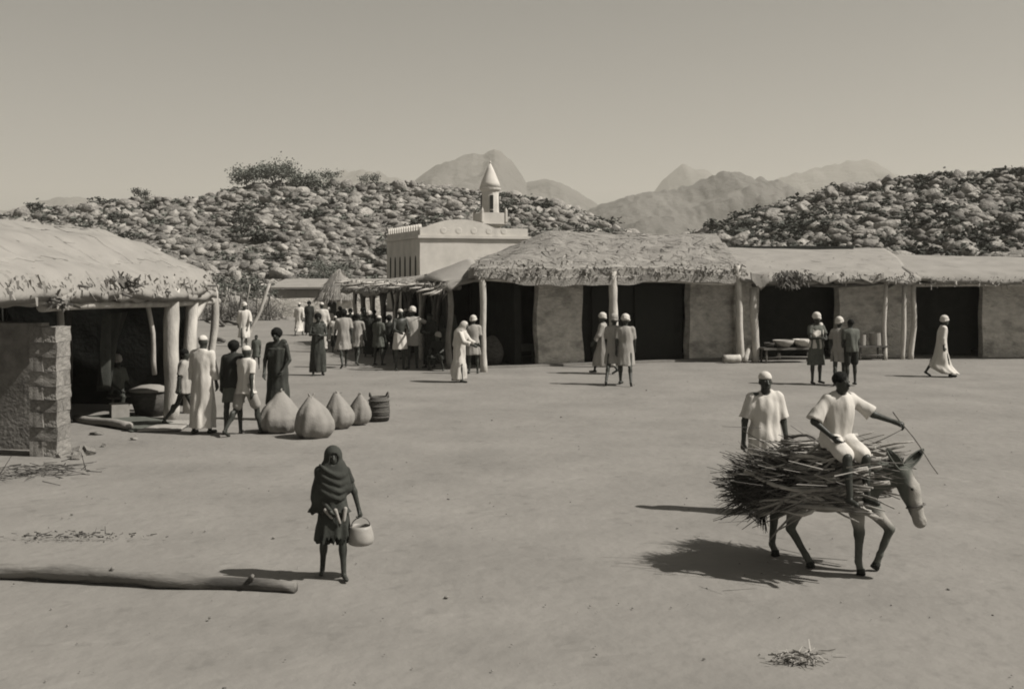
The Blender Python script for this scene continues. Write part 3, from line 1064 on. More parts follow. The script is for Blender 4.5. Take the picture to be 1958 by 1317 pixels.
def lay_mats(parent, fn, n, seed, wmin=0.0, wmax=0.55, lift=0.008):
    """separate mats laid over a roof, each with its own edges"""
    r = random.Random(seed)
    for i in range(n):
        u0 = (i + r.uniform(-0.3, 0.3)) / n
        u1 = u0 + 1.25 / n
        w0 = r.uniform(wmin, wmin + 0.12)
        w1 = r.uniform(wmax - 0.15, wmax)
        u0, u1 = max(0.01, u0), min(0.99, u1)
        sk = r.uniform(-0.03, 0.03)
        up = lift + 0.004 * (i % 3)
        def g(U, W, u0=u0, u1=u1, w0=w0, w1=w1, sk=sk, up=up, i=i):
            a = u0 + (u1 - u0) * U + sk * W + 0.006 * np.sin(W * 17 + i)
            b = w0 + (w1 - w0) * W + 0.012 * np.sin(U * 11 + i * 2) + 0.008 * np.sin(U * 31 + i)
            P = fn(np.clip(a, 0, 1), np.clip(b, 0, 1))
            P[:, 2] += up + 0.004 * np.sin(U * 9 + W * 7 + i)
            return P
        link('roof_mat', new_mesh('roof_mat', *sheet(g, 16, 14, 0.016), True), M['mat_roof'], parent)

# ------------------------------------------------------------------ left shed (its open front faces the square, to the right)
def left_shed():
    fr = Frame((-7.43, 17.75), (0.1, 1.0))
    if fr.v.x > 0:
        fr.v = -fr.v
    root = thing('market_shed', 'large market shed on the left with pale mat roof, mud brick pillar and dark interior', 'shed', (-7.43, 17.75, 0), 0)
    root.location = (0, 0, 0)
    vz = np.array([-0.27, -0.14, 0.0, 0.6, 1.0, 1.4, 2.0, 2.3, 3.0, 4.2, 5.6])
    zz = np.array([2.62, 2.86, 2.98, 3.22, 3.42, 3.64, 3.74, 3.87, 3.92, 3.88, 3.5])
    def fn(U, W):
        v = -0.27 + W * 5.87
        u = -3.2 + U * 9.75
        z = np.interp(v, vz, zz)
        P = fr.arr(u, v + 0 * u, z)
        P[:, 2] += wob(P, 1.1, 31) * 0.07 + wob(P, 3.0, 32) * 0.025
        e = np.clip((0.05 - v) / 0.5, 0, 1)
        P[:, 2] += e * wob(P, 6, 33) * 0.07
        P[:, 0] += e * wob(P, 5, 34) * 0.07
        return P
    roof = link('roof', new_mesh('roof', *sheet(fn, 64, 40, 0.16), True), M['mat_roof'], root)
    roof_straw(fr, roof, fn, 300, 41, L=(0.1, 0.3), w=0.018, along=1.2, lift=-0.01)
    lay_mats(roof, fn, 7, 403, 0.02, 0.5)
    # sagging front hem of the mats
    def hem(U, W):
        u = -3.1 + U * 9.6
        P = fr.arr(u, -0.26 + 0.16 * W, 2.70 - 0.02 * u - 0.10 * (1 - W) + 0 * u)
        P[:, 2] += wob(P, 3, 35) * 0.06 + wob(P, 9, 37) * 0.05
        P[:, 0] += wob(P, 6, 36) * 0.05
        return P
    link('mat_hem', new_mesh('mat_hem', *sheet(hem, 140, 3, 0.13), True), M['mat_roof'], root)
    eave_fringe(fr, root, -3, 6.8, -0.26, 2.55, 240, 42, drop=(0.06, 0.22), w=0.05, zr=0.35, spread=0.06)
    stick_ends(fr, root, -2.5, 6.5, -0.15, 2.62, 12, 43, 'pole_d', L=(0.45, 0.8))
    # bundles of twigs stuck in the eave
    for i, (u, z) in enumerate([(1.9, 2.76), (2.3, 2.7), (-0.3, 2.42)]):
        r = np.random.default_rng(60 + i)
        n = 60
        P = np.tile(np.array(fr.p(u, -0.28, z)), (n, 1)) + r.normal(size=(n, 3)) * [0.05, 0.2, 0.05]
        v, f = blades(P, r.normal(size=(n, 3)) * [0.5, 1, 0.5] + [0.25, 0, 0.35], r.uniform(0.06, 0.2, n), 0.05, 3 + i)
        stuff(link('twig_bundle', new_mesh('twig_bundle', v, f), M['straw_d'], root))
    # beam and posts
    pole('beam', fr.p(-0.6, -0.15, 2.40), fr.p(7.0, -0.12, 2.30), 0.085, 0.075, M['pole'], root, 0.006, 12, 9, 44)
    pole('post', fr.p(4.42, -0.12, -0.1), fr.p(4.38, -0.16, 2.62), 0.165, 0.15, M['pole'], root, 0.012, 9, 11, 45)
    pole('post', fr.p(4.25, 0.15, 0.9), fr.p(4.0, 0.2, 2.55), 0.05, 0.045, M['pole'], root, 0.02, 6, 7, 46)
    pole('post', fr.p(5.40, -0.1, -0.1), fr.p(5.55, -0.1, 2.55), 0.14, 0.135, M['pole'], root, 0.02, 9, 10, 47)
    pole('brace', fr.p(5.5, -0.1, 1.95), fr.p(6.2, -0.2, 2.5), 0.10, 0.09, M['pole'], root, 0.03, 6, 9, 147)
    pole('post', fr.p(6.65, -0.1, -0.1), fr.p(6.72, -0.14, 2.62), 0.09, 0.08, M['pole'], root, 0.02, 9, 9, 48)
    pole('post', fr.p(2.3, 1.1, 1.0), fr.p(2.26, 1.1, 3.3), 0.075, 0.07, M['pole'], root, 0.015, 6, 8, 49)
    pole('post', fr.p(4.1, 1.9, -0.1), fr.p(4.1, 1.9, 3.6), 0.07, 0.07, M['pole_d'], root, 0.015, 6, 8, 149)
    # mud-brick pillar: each brick its own piece
    pil = link('pillar', new_mesh('pillar', *rough_box(fr.p(-0.18, 0.21, -0.1), fr.u, -fr.v, 0.36, 0.36, 2.15, 0.2, 0.02, 4)), M['mud'], root)
    r = random.Random(5)
    vb, fb = rough_box((-0.5, -0.5, -0.5), (1, 0, 0), (0, 1, 0), 1, 1, 1, 0.24, 0.035, 2, 4.0)
    bm_ = [new_mesh('brick', rough_box((-0.5, -0.5, -0.5), (1, 0, 0), (0, 1, 0), 1, 1, 1, 0.24, 0.045, 20 + i, 5.0)[0], fb) for i in range(4)]
    for m_ in bm_:
        m_.materials.append(M['mud_brick'])
    ang = math.atan2(fr.u.y, fr.u.x)
    zc = 0.0
    i = 0
    while zc < 2.02:
        h = r.uniform(0.19, 0.27)
        for side in range(2):
            c = fr.p((-0.11 if side == 0 else 0.11) if i % 2 else 0.0, 0.03 if i % 2 else (-0.08 if side == 0 else 0.14), zc + h / 2)
            s = (0.235, 0.45, h - 0.006) if i % 2 else (0.46, 0.235, h - 0.006)
            o = link('brick', bm_[(i * 2 + side) % 4], None, pil, c, (0, 0, ang + r.uniform(-.03, .03)), (s[0] * r.uniform(.96, 1.04), s[1] * r.uniform(.96, 1.04), s[2]))
        zc += h
        i += 1
    # rubble at the pillar foot
    for q in range(7):
        s = r.uniform(0.05, 0.13)
        o = link('fallen_brick', bm_[q % 4], None, pil, fr.p(r.uniform(-.4, .9), -0.12 - r.uniform(0.1, 0.5), s * 0.3), (r.random(), r.random(), r.random() * 3), (s * 1.6, s, s))
    # near side wall and inner walls
    wall(fr, root, 0.45, 0.7, 0.42, 4.84, -0.1, 2.1, 'mud_brick', 11, 0.05)
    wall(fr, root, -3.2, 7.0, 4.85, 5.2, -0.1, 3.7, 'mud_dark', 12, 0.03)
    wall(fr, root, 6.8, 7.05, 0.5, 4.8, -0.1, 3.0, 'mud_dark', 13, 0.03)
    # hanging cloth inside
    def cl(U, W):
        u = 3.3 + U * 1.0
        z = 0.75 + W * 1.4 - U * 0.2 * (1 - W)
        P = fr.arr(u, 0.75 + 0.12 * np.sin(U * 14 + W * 2) * (1.2 - W) + 0.5 * (1 - W) * U, z)
        return P
    vv, ff = sheet(cl, 26, 18, 0.012)
    o = link('hanging_cloth', new_mesh('hanging_cloth', vv, ff, True), M['shawl'])
    tag(o, 'dark cloth hanging inside the dark left shed', 'cloth')
    return fr
SHED = left_shed()

def small_things_shed():
    # mats on the ground before the shed
    def floor_mat(name, a, b, c, d, m, lab, z=0.015, roll=False, seed=0):
        pts = [Vector((*gpt(*q), 0)) for q in (a, b, c, d)]
        def fn(U, W):
            p = np.array([np.array(pts[0]) * (1 - u) * (1 - w) + np.array(pts[1]) * u * (1 - w) + np.array(pts[2]) * u * w + np.array(pts[3]) * (1 - u) * w for u, w in zip(U, W)])
            p[:, 2] = z + 0.025 + wob(p, 4, seed) * 0.012
            return p
        o = link(name, new_mesh(name, *sheet(fn, 16, 8, 0.03), True), M[m])
        tag(o, lab, 'mat')
    floor_mat('floor_mat', (150, 800), (252, 826), (330, 812), (235, 792), 'cloth_g', 'dark woven mat on the ground before the shed opening', seed=1)
    floor_mat('floor_mat', (262, 826), (345, 824), (372, 806), (335, 806), 'cloth_p', 'pale mat beside the feet of the man in the long white robe', seed=2)
    xa, ya = gpt(145, 806)
    xb, yb = gpt(248, 822)
    o = pole('rolled_mat', (xa, ya, 0.07), (xb, yb, 0.07), 0.075, 0.075, M['mat_roof'], None, 0.01, 8, 10, 5)
    tag(o, 'rolled pale mat lying across the shed threshold', 'mat')
    x, y = gpt(228, 800)
    t = thing('tin_box', 'pale square tin standing in the shed opening', 'tin', (x, y, 0), 0.5)
    bm = bmesh.new()
    bmesh.ops.create_cube(bm, size=1)
    bmesh.ops.scale(bm, vec=(0.34, 0.34, 0.30), verts=bm.verts)
    bmesh.ops.translate(bm, vec=(0, 0, 0.15), verts=bm.verts)
    top = [f for f in bm.faces if f.normal.z > 0.9]
    r_ = bmesh.ops.inset_region(bm, faces=top, thickness=0.02)
    bmesh.ops.translate(bm, vec=(0, 0, -0.24), verts=list({v for f in top for v in f.verts}))
    me = bpy.data.meshes.new('can')
    bm.to_mesh(me)
    bm.free()
    link('can', me, M['tin'], t)
    link('carrying_bar', MB().tube([(-0.15, 0, 0.27), (0.15, 0, 0.27)], 0.015, 6).mesh('carrying_bar'), M['pole_d'], t)
    x, y = gpt(272, 800)
    t = thing('basket', 'tall dark round basket inside the shed beside the tin', 'basket', (x, y + 0.5, 0), 0)
    link('bowl', MB().lathe([(0.28, 0), (0.36, 0.25), (0.40, 0.5), (0.37, 0.5), (0.33, 0.25), (0.25, 0.04)], 20).mesh('bowl', True), M['basket'], t)
    link('lid', MB().lathe([(0.43, 0.505), (0.43, 0.54), (0.2, 0.62), (0.03, 0.64)], 20).mesh('lid', True), M['mat_roof'], t)
    # flat stones / scraps in front
    for i, (px, py, s, lab) in enumerate([(185, 830, 0.22, 'flat pale stone on the ground before the shed, larger of the two'), (255, 840, 0.1, 'small stone on the bare ground right of the flat pale stone')]):
        x, y = gpt(px, py)
        v, f = B_SMALL[i]
        o = link('stone', new_mesh('stone', v * [s, s * 0.7, s * 0.35], f), M['rock'], None, (x, y, 0.02))
        tag(o, lab, 'stone')
small_things_shed()

# ------------------------------------------------------------------ middle shop: thatched, facing the square
MID = Frame((-1.01, 33.3), (8.76, 3.6))
def middle_shop():
    fr = MID
    L = fr.at_px(1408)
    root = thing('thatched_shop', 'long shop with rough thatched roof, mud walls and dark open fronts in the middle', 'shop')
    vz = np.array([-0.55, -0.35, 0.0, 1.5, 3.4, 5.2, 5.8, 8.5])
    zz = np.array([2.94, 3.14, 3.24, 3.62, 4.08, 4.42, 4.46, 3.6])
    def fn(U, W):
        v = -0.55 + W * 7.6
        ul = -0.35 + 0.42 * np.clip(v, 0, 9)
        ur_ = L + 0.1 + 0.48 * np.clip(v, 0, 9)
        u = ul + U * (ur_ - ul)
        base = np.interp(v, vz, zz)
        hipL = np.clip((u - ul) / 2.9, 0, 1)
        z = 3.0 + (base - 3.0) * (0.25 + 0.75 * hipL ** 0.8)
        P = fr.arr(u, v, z)
        P[:, 2] += wob(P, 0.9, 51) * 0.09 + wob(P, 2.6, 52) * 0.07 + wob(P, 6.0, 55) * 0.04 - 0.07 * np.abs(np.sin(U * 2 * np.pi)) * (v < 1)
        return P
    roof = link('roof', new_mesh('roof', *sheet(fn, 90, 56, 0.24), False), M['thatch'], root)
    roof_straw(fr, roof, fn, 2600, 53, L=(0.15, 0.5), w=0.03, along=0.9, lift=0.0)
    roof_straw(fr, roof, fn, 120, 153, L=(0.3, 0.9), w=0.05, m='straw_d', along=0.1, lift=0.0, name='dark_straw')
    # layered fringe of torn matting along the eave
    def hem(U, W):
        u = -0.25 + U * (L + 0.3)
        P = fr.arr(u, -0.50 + 0.12 * W, 3.14 + 0.0 * u - 0.06 * (1 - W))
        P[:, 2] += wob(P, 2.2, 56) * 0.05 + wob(P, 7, 57) * 0.05
        P[:, 1] += wob(P, 5, 58) * 0.04
        return P
    link('mat_hem', new_mesh('mat_hem', *sheet(hem, 110, 2, 0.34), False), M['mat_roof'], root)
    eave_fringe(fr, root, -0.3, L, -0.56, 2.84, 380, 54, drop=(0.06, 0.24), w=0.05, zr=0.5, spread=0.05, out=0.15)
    eave_fringe(fr, root, -0.3, L, -0.60, 2.86, 150, 154, drop=(0.05, 0.16), w=0.09, m='straw_d', zr=0.32, spread=0.03, out=0.1)
    pole('beam', fr.p(-0.2, -0.45, 2.80), fr.p(L * 0.48, -0.45, 2.62), 0.075, 0.065, M['pole'], root, 0.008, 10, 8, 61)
    pole('beam', fr.p(L * 0.45, -0.42, 2.72), fr.p(L + 0.1, -0.42, 2.62), 0.075, 0.07, M['pole'], root, 0.008, 10, 8, 62)
    pole('post', fr.p(0.02, -0.4, -0.1), fr.p(-0.05, -0.42, 2.85), 0.115, 0.095, M['pole'], root, 0.012, 9, 10, 63)
    um = fr.at_px(1172, -0.4)
    pole('post', fr.p(um + 0.06, -0.42, -0.1), fr.p(um - 0.04, -0.46, 3.0), 0.145, 0.13, M['pole'], root, 0.014, 10, 11, 64)
    ur = fr.at_px(1416, -0.4)
    pole('post', fr.p(ur + 0.05, -0.4, -0.1), fr.p(ur - 0.22, -0.5, 3.2), 0.12, 0.105, M['pole'], root, 0.01, 10, 10, 65)
    # walls between the openings
    v0, v1 = 1.0, 1.35
    e = [fr.at_px(q, v0) for q in (1030, 1116, 1320, 1404)]
    wall(fr, root, e[0], e[1], v0, v1, -0.1, 3.2, 'mud', 71, 0.055)
    wall(fr, root, e[2], e[3] + 0.25, v0, v1, -0.1, 3.2, 'mud', 72, 0.055)
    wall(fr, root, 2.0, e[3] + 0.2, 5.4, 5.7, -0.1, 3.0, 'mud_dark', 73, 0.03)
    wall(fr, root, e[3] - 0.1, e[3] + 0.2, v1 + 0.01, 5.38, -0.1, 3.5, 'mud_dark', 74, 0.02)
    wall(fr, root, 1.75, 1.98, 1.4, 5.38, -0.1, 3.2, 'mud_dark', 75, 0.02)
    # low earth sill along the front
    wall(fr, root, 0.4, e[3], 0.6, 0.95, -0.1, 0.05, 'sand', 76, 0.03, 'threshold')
    wall(fr, root, e[1] + 0.02, e[2] - 0.02, 1.5, 1.65, -0.1, 3.3, 'mud_dark', 77, 0.01, 'shade_panel')  # near-black panel across the opening in place of its interior shade
    for q in range(2):
        u = e[1] + 0.5 + q * 1.6
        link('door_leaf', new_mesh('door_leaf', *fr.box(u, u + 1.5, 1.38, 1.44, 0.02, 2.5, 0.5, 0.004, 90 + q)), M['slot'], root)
middle_shop()

# ------------------------------------------------------------------ right shop: smooth pale roof
RIGHT = Frame((7.95, 36.95), (5.95, 1.2))
def right_shop():
    fr = RIGHT
    L = fr.at_px(1728)
    root = thing('mat_roofed_shop', 'shop with smooth pale mat roof, tables of bowls under its torn eave', 'shop')
    vz = np.array([-0.75, -0.5, 0.0, 2.0, 4.0, 5.4, 6.2, 8.5])
    zz = np.array([2.74, 2.92, 3.04, 3.5, 3.84, 3.98, 3.98, 3.3])
    def fn(U, W):
        v = -0.75 + W * 9.2
        u = -0.6 + U * (L + 0.8 + 0.40 * np.clip(v, 0, 9))
        P = fr.arr(u, v, np.interp(v, vz, zz) + 0 * u)
        P[:, 2] += wob(P, 0.8, 81) * 0.06 + wob(P, 2.4, 82) * 0.02
        e = np.clip((-0.1 - v) / 0.5, 0, 1)
        P[:, 2] += e * (wob(P, 3.2, 83) * 0.13 + wob(P, 8, 84) * 0.05)
        return P
    roof = link('roof', new_mesh('roof', *sheet(fn, 60, 44, 0.12), True), M['mat_roof'], root)
    roof_straw(fr, roof, fn, 500, 85, L=(0.1, 0.4), w=0.02, along=0.6, lift=0.0)
    eave_fringe(fr, root, 0, L, -0.78, 2.68, 260, 86, drop=(0.06, 0.22), w=0.05, zr=0.3, spread=0.05)
    # torn mats hanging from the eave
    for i, (pa, pb, zt, zb, m, sd) in enumerate([(1432, 1470, 2.98, 2.42, 'mat_roof', 1), (1545, 1600, 2.9, 2.6, 'mat_roof', 3), (1640, 1690, 2.92, 2.62, 'mat_roof', 5)]):
        ua, ub = fr.at_px(pa, -0.7), fr.at_px(pb, -0.7)
        def fl(U, W, ua=ua, ub=ub, zt=zt, zb=zb, sd=sd):
            u = ua + (ub - ua) * U
            tri = 1 - np.abs(U - 0.5) * 1.2
            z = zt * W + (1 - W) * (zt - (zt - zb) * tri)
            P = fr.arr(u, -0.86 + 0.06 * W + 0 * u, z)
            P[:, 1] += wob(P, 5, sd) * 0.06
            return P
        link('torn_mat', new_mesh('torn_mat', *sheet(fl, 12, 6, 0.05), True), M[m], root)
    eave_fringe(fr, root, fr.at_px(1484, -0.7), fr.at_px(1545, -0.7), -0.82, 2.55, 330, 188, drop=(0.15, 0.4), w=0.05, m='straw_d', zr=0.5, spread=0.08)
    stick_ends(fr, root, 0.2, L, -0.7, 2.74, 9, 87, 'pole_d', L=(0.4, 0.75))
    pole('beam', fr.p(-0.1, -0.55, 2.55), fr.p(L + 0.1, -0.5, 2.68), 0.07, 0.06, M['pole_d'], root, 0.02, 10, 8, 88)
    up = fr.at_px(1440, -0.45)
    pole('post', fr.p(up + 0.08, -0.45, -0.1), fr.p(up - 0.02, -0.5, 2.45), 0.13, 0.12, M['pole'], root, 0.01, 9, 10, 89)
    up = fr.at_px(1692, -0.45)
    pole('post', fr.p(up, -0.45, -0.1), fr.p(up, -0.5, 2.8), 0.085, 0.075, M['pole'], root, 0.02, 9, 9, 90)
    v0 = 0.8
    e = [fr.at_px(q, v0) for q in (1452, 1604, 1730)]
    wall(fr, root, e[1], e[2] + 0.3, v0, v0 + 0.35, -0.1, 3.05, 'mud', 91, 0.055)
    wall(fr, root, -0.1, e[0], v0, v0 + 0.35, -0.1, 3.05, 'mud', 92, 0.055)
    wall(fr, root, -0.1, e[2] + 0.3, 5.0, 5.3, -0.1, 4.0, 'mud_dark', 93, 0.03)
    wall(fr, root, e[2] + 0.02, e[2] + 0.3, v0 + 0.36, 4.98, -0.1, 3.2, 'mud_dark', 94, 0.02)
    wall(fr, root, e[0] + 0.01, e[1] - 0.01, 1.8, 1.95, -0.1, 3.3, 'mud_dark', 95, 0.01, 'shade_panel')  # closes the opening with near-black colour for the interior shade
right_shop()

FAR = Frame((13.95, 38.15), (6.0, -0.1))
def far_right_shop():
    fr = FAR
    root = thing('corner_shop', 'last shop at the right edge with pale roof and one dark doorway', 'shop')
    Lr = 6.8
    vz = np.array([-0.6, -0.35, 0.0, 2.0, 4.0, 5.4, 8.0])
    zz = np.array([2.68, 2.9, 3.02, 3.4, 3.66, 3.74, 3.0])
    def fn(U, W):
        u = -0.25 + U * (Lr + 0.2)
        v = -0.6 + W * 8.6
        P = fr.arr(u, v, np.interp(v, vz, zz) + 0 * u)
        P[:, 2] += wob(P, 0.9, 101) * 0.09 - 0.03 * np.clip(u - 1.5, 0, 3) + wob(P, 2.4, 102) * 0.02
        e = np.clip((-0.1 - v) / 0.5, 0, 1)
        P[:, 2] += e * (wob(P, 4, 103) * 0.07 + wob(P, 9, 104) * 0.04)
        return P
    roof = link('roof', new_mesh('roof', *sheet(fn, 46, 40, 0.12), True), M['mat_roof'], root)
    eave_fringe(fr, root, -0.2, Lr, -0.6, 2.56, 260, 106, drop=(0.06, 0.22), w=0.05, zr=0.3, spread=0.05)
    stick_ends(fr, root, 0, Lr, -0.5, 2.72, 8, 107, 'pole_d', L=(0.35, 0.65))
    pole('beam', fr.p(-0.2, -0.45, 2.55), fr.p(Lr, -0.45, 2.50), 0.07, 0.06, M['pole'], root, 0.008, 10, 8, 108)
    u1 = fr.at_px(1724, -0.4)
    u2 = fr.at_px(1741, -0.4)
    pole('post', fr.p(u1 + 0.02, -0.4, -0.1), fr.p(u1 + 0.08, -0.45, 2.65), 0.085, 0.075, M['pole'], root, 0.012, 9, 9, 109)
    pole('post', fr.p(u2 + 0.02, -0.35, -0.1), fr.p(u2 + 0.1, -0.42, 2.62), 0.10, 0.085, M['pole'], root, 0.02, 9, 9, 110)
    pole('post', fr.p(5.6, -0.35, -0.1), fr.p(5.62, -0.42, 2.62), 0.10, 0.085, M['pole'], root, 0.02, 9, 9, 113)
    pole('tie', fr.p(u1 - 0.5, -0.35, 2.45), fr.p(u1 + 0.1, -0.42, 2.72), 0.05, 0.045, M['pole_d'], root, 0.02, 5, 7, 111)
    v0 = 0.7
    e = [fr.at_px(q, v0) for q in (1746, 1880)]
    wall(fr, root, e[1], Lr, v0, v0 + 0.35, -0.1, 2.95, 'mud', 114, 0.055)
    wall(fr, root, -0.25, e[0], v0 + 0.1, v0 + 0.4, -0.1, 2.95, 'mud', 115, 0.055)
    wall(fr, root, -0.25, Lr, 4.8, 5.1, -0.1, 3.6, 'mud_dark', 116, 0.03)
    wall(fr, root, Lr - 0.3, Lr, v0 + 0.36, 4.78, -0.1, 3.1, 'mud_dark', 117, 0.02)
    wall(fr, root, e[0] + 0.01, e[1] - 0.01, 1.8, 1.95, -0.1, 3.2, 'mud_dark', 118, 0.01, 'shade_panel')  # doorway filled by a near-black sheet, shade put into its colour
    # brushwood screen along its foot
far_right_shop()

# ------------------------------------------------------------------ row of stalls running away on the left of the middle shop
ROW = Frame((-1.15, 33.7), (-5.4, 13.4))
def stall_row():
    fr = ROW
    if fr.v.x < 0:
        fr.v = -fr.v
    root = thing('stall_row', 'shaded row of market stalls with bent pole arches and ragged mat roof', 'stalls')
    L = 14.6
    def fn(U, W):
        u = 0.4 + U * L
        v = -0.7 + W * (2.6 + np.clip(u - 4, 0, 3) * 0.4)
        z = np.interp(v, [-0.7, -0.3, 0.4, 2.0, 3.9], [2.45, 2.68, 2.82, 3.08, 3.3]) - 0.012 * u
        P = fr.arr(u, v, z)
        step = np.where(u > 8.6, -0.12, 0) + np.where((u > 3.0) & (u < 5.0), 0.1, 0)
        P[:, 2] += step + wob(P, 1.2, 121) * 0.08 + wob(P, 3.2, 122) * 0.04
        e = np.clip((-0.1 - v) / 0.5, 0, 1)
        P[:, 2] += e * (wob(P, 4, 123) * 0.10 + wob(P, 9, 124) * 0.05)
        return P
    roof = link('roof', new_mesh('roof', *sheet(fn, 70, 22, 0.12), True), M['mat_roof'], root)
    roof_straw(fr, roof, fn, 900, 125, L=(0.15, 0.6), w=0.03, along=0.6)
    eave_fringe(fr, root, 0.4, L, -0.7, 2.3, 420, 126, drop=(0.1, 0.4), w=0.05, zr=0.3, spread=0.08, m='straw_d')
    eave_fringe(fr, root, 0.4, L, -0.72, 2.4, 300, 127, drop=(0.1, 0.3), w=0.05, zr=0.3, spread=0.08)
    # rafters poking out
    stick_ends(fr, root, 0.3, 13.5, -0.7, 2.5, 22, 128, 'pole', L=(0.7, 1.3), r0=0.05, name='rafter')
    # posts with bent arch braces
    us = [1.3, 2.7, 4.3, 5.9, 7.6, 9.3, 10.9, 12.4, 13.8]
    for i, u in enumerate(us):
        r = random.Random(i)
        pole('post', fr.p(u, -0.35, -0.1), fr.p(u + r.uniform(-.15, .15), -0.35, 2.6), 0.10, 0.08, M['pole_d'] if i % 2 else M['pole'], root, 0.025, 8, 8, 130 + i)
        if i < len(us) - 1:
            n = us[i + 1] - u
            for sgn, uu in ((1, u), (-1, us[i + 1])):
                pts = [fr.p(uu + sgn * n * (0.06 + 0.40 * t ** 2.2), -0.36, 1.2 + 1.32 * t) for t in np.linspace(0, 1, 7)]
                v, f = tube_geo(pts, [0.06 - 0.015 * t for t in np.linspace(0, 1, 7)], 7)
                link('arch_brace', new_mesh('arch_brace', v, f, True), M['pole_d'], root)
    pole('beam', fr.p(0.4, -0.35, 2.50), fr.p(L, -0.35, 2.30), 0.08, 0.06, M['pole_d'], root, 0.006, 14, 8, 150)
    wall(fr, root, 5.6, 11.2, 1.9, 2.1, -0.1, 2.9, 'mud_dark', 151, 0.03)
    wall(fr, root, 10.6, 10.8, 0.8, 1.88, -0.1, 2.7, 'mud_dark', 152, 0.02)
    wall(fr, root, 5.7, 5.9, 0.9, 1.88, -0.1, 2.8, 'mud_dark', 153, 0.02)
    # a mat propped up on the roof edge, and hanging mats
    def flap(U, W):
        P = fr.arr(1.6 + U * 2.6, -0.6 + W * 1.5, 2.72 + 0.75 * np.sin(np.pi * np.clip(U * 0.9, 0, 1)) * W ** 0.7 + 0.0 * U)
        P[:, 2] += wob(P, 4, 9) * 0.05
        return P
    link('propped_mat', new_mesh('propped_mat', *sheet(flap, 12, 8, 0.05), True), M['mat_roof'], root)
    for i, (u, w_, z0) in enumerate([(2.0, 0.9, 1.2), (3.5, 0.6, 1.4), (6.7, 0.8, 1.35)]):
        def hm(U, W, u=u, w_=w_, z0=z0):
            P = fr.arr(u + U * w_, -0.1 + 0.05 * np.sin(U * 9), z0 + W * (2.5 - z0))
            return P
        link('hanging_mat', new_mesh('hanging_mat', *sheet(hm, 10, 6, 0.03), True), M['cloth_g'], root)
    # counters heaped with goods
    for i, (u, h) in enumerate([(1.6, 0.75), (4.4, 0.7), (7.8, 0.7)]):
        wall(fr, root, u, u + 1.5, 0.1, 0.8, -0.1, h, 'mud_dark', 160 + i, 0.03, 'counter')
stall_row()

# ------------------------------------------------------------------ goods under the shop eaves
def table_of_bowls(px, py, wpx, label, bowls, seed, rz):
    x, y = gpt(px, py)
    w = wpx * y / FPX
    t = thing('table', label, 'table', (x, y, 0), rz)
    link('tabletop', new_mesh('tabletop', *rough_box((-w / 2, -0.3, 0.42), (1, 0, 0), (0, 1, 0), w, 0.6, 0.06, 0.3, 0.01, seed)), M['pole_d'], t)
    for sx in (-1, 1):
        for sy in (-1, 1):
            pole('leg', (sx * (w / 2 - 0.1), sy * 0.22, -0.03), (sx * (w / 2 - 0.12), sy * 0.22, 0.43), 0.035, 0.035, M['pole_d'], t, 0.02, 3, 6, seed)
    pole('stretcher', (-w / 2 + 0.1, -0.22, 0.15), (w / 2 - 0.1, -0.22, 0.17), 0.025, 0.025, M['pole_d'], t, 0.02, 3, 6, seed + 1)
    for dx, r, h, m, kind, lab in bowls:
        if kind == 'bowl':
            me = MB().lathe([(r * 0.5, 0), (r * 0.85, h * 0.5), (r, h), (r * 0.94, h), (r * 0.78, h * 0.5), (r * 0.4, h * 0.12)], 18).mesh('bowl', True)
        elif kind == 'tin':
            me = MB().lathe([(r, 0), (r, h), (r * 0.93, h), (r * 0.93, h * 0.1)], 16).mesh('tin', False)
        else:
            me = MB().lathe([(r * 0.6, 0), (r, h * 0.35), (r * 0.7, h * 0.7), (r * 0.3, h * 0.8), (r * 0.38, h)], 14).mesh('jar', True)
        R = Matrix.Rotation(rz, 3, 'Z')
        p = Vector((x, y, 0.492)) + R @ Vector((dx, -0.05, 0))
        o = link(kind, me, M[m], None, p)
        tag(o, lab, kind, 'wares on the tables by the shops')
table_of_bowls(1505, 692, 105, 'low dark table of bowls beside the pale post of the right shop', [
    (-0.62, 0.20, 0.16, 'basket', 'bowl', 'small dark bowl at the left end of the long table'),
    (-0.15, 0.36, 0.24, 'tin', 'bowl', 'wide pale bowl in the middle of the long table'),
    (0.55, 0.36, 0.26, 'mud', 'bowl', 'large grey bowl at the right end of the long table')], 1, 0.15)
x_, y_ = gpt(1495, 689)
tag(link('jar', MB().lathe([(0.07, 0), (0.09, 0.1), (0.05, 0.18), (0.06, 0.22)], 12).mesh('jar', True), M['tin'], None, (x_, y_ + 0.42, 0.0)), 'small pale jar standing on the ground behind the long table', 'jar')
table_of_bowls(1662, 687, 58, 'short table with pale tins against the mud wall behind the bystanders', [
    (-0.28, 0.13, 0.36, 'tin', 'tin', 'left pale tin on the short table'),
    (0.2, 0.2, 0.42, 'tin', 'tin', 'large pale tin on the short table'),], 2, 0.1)

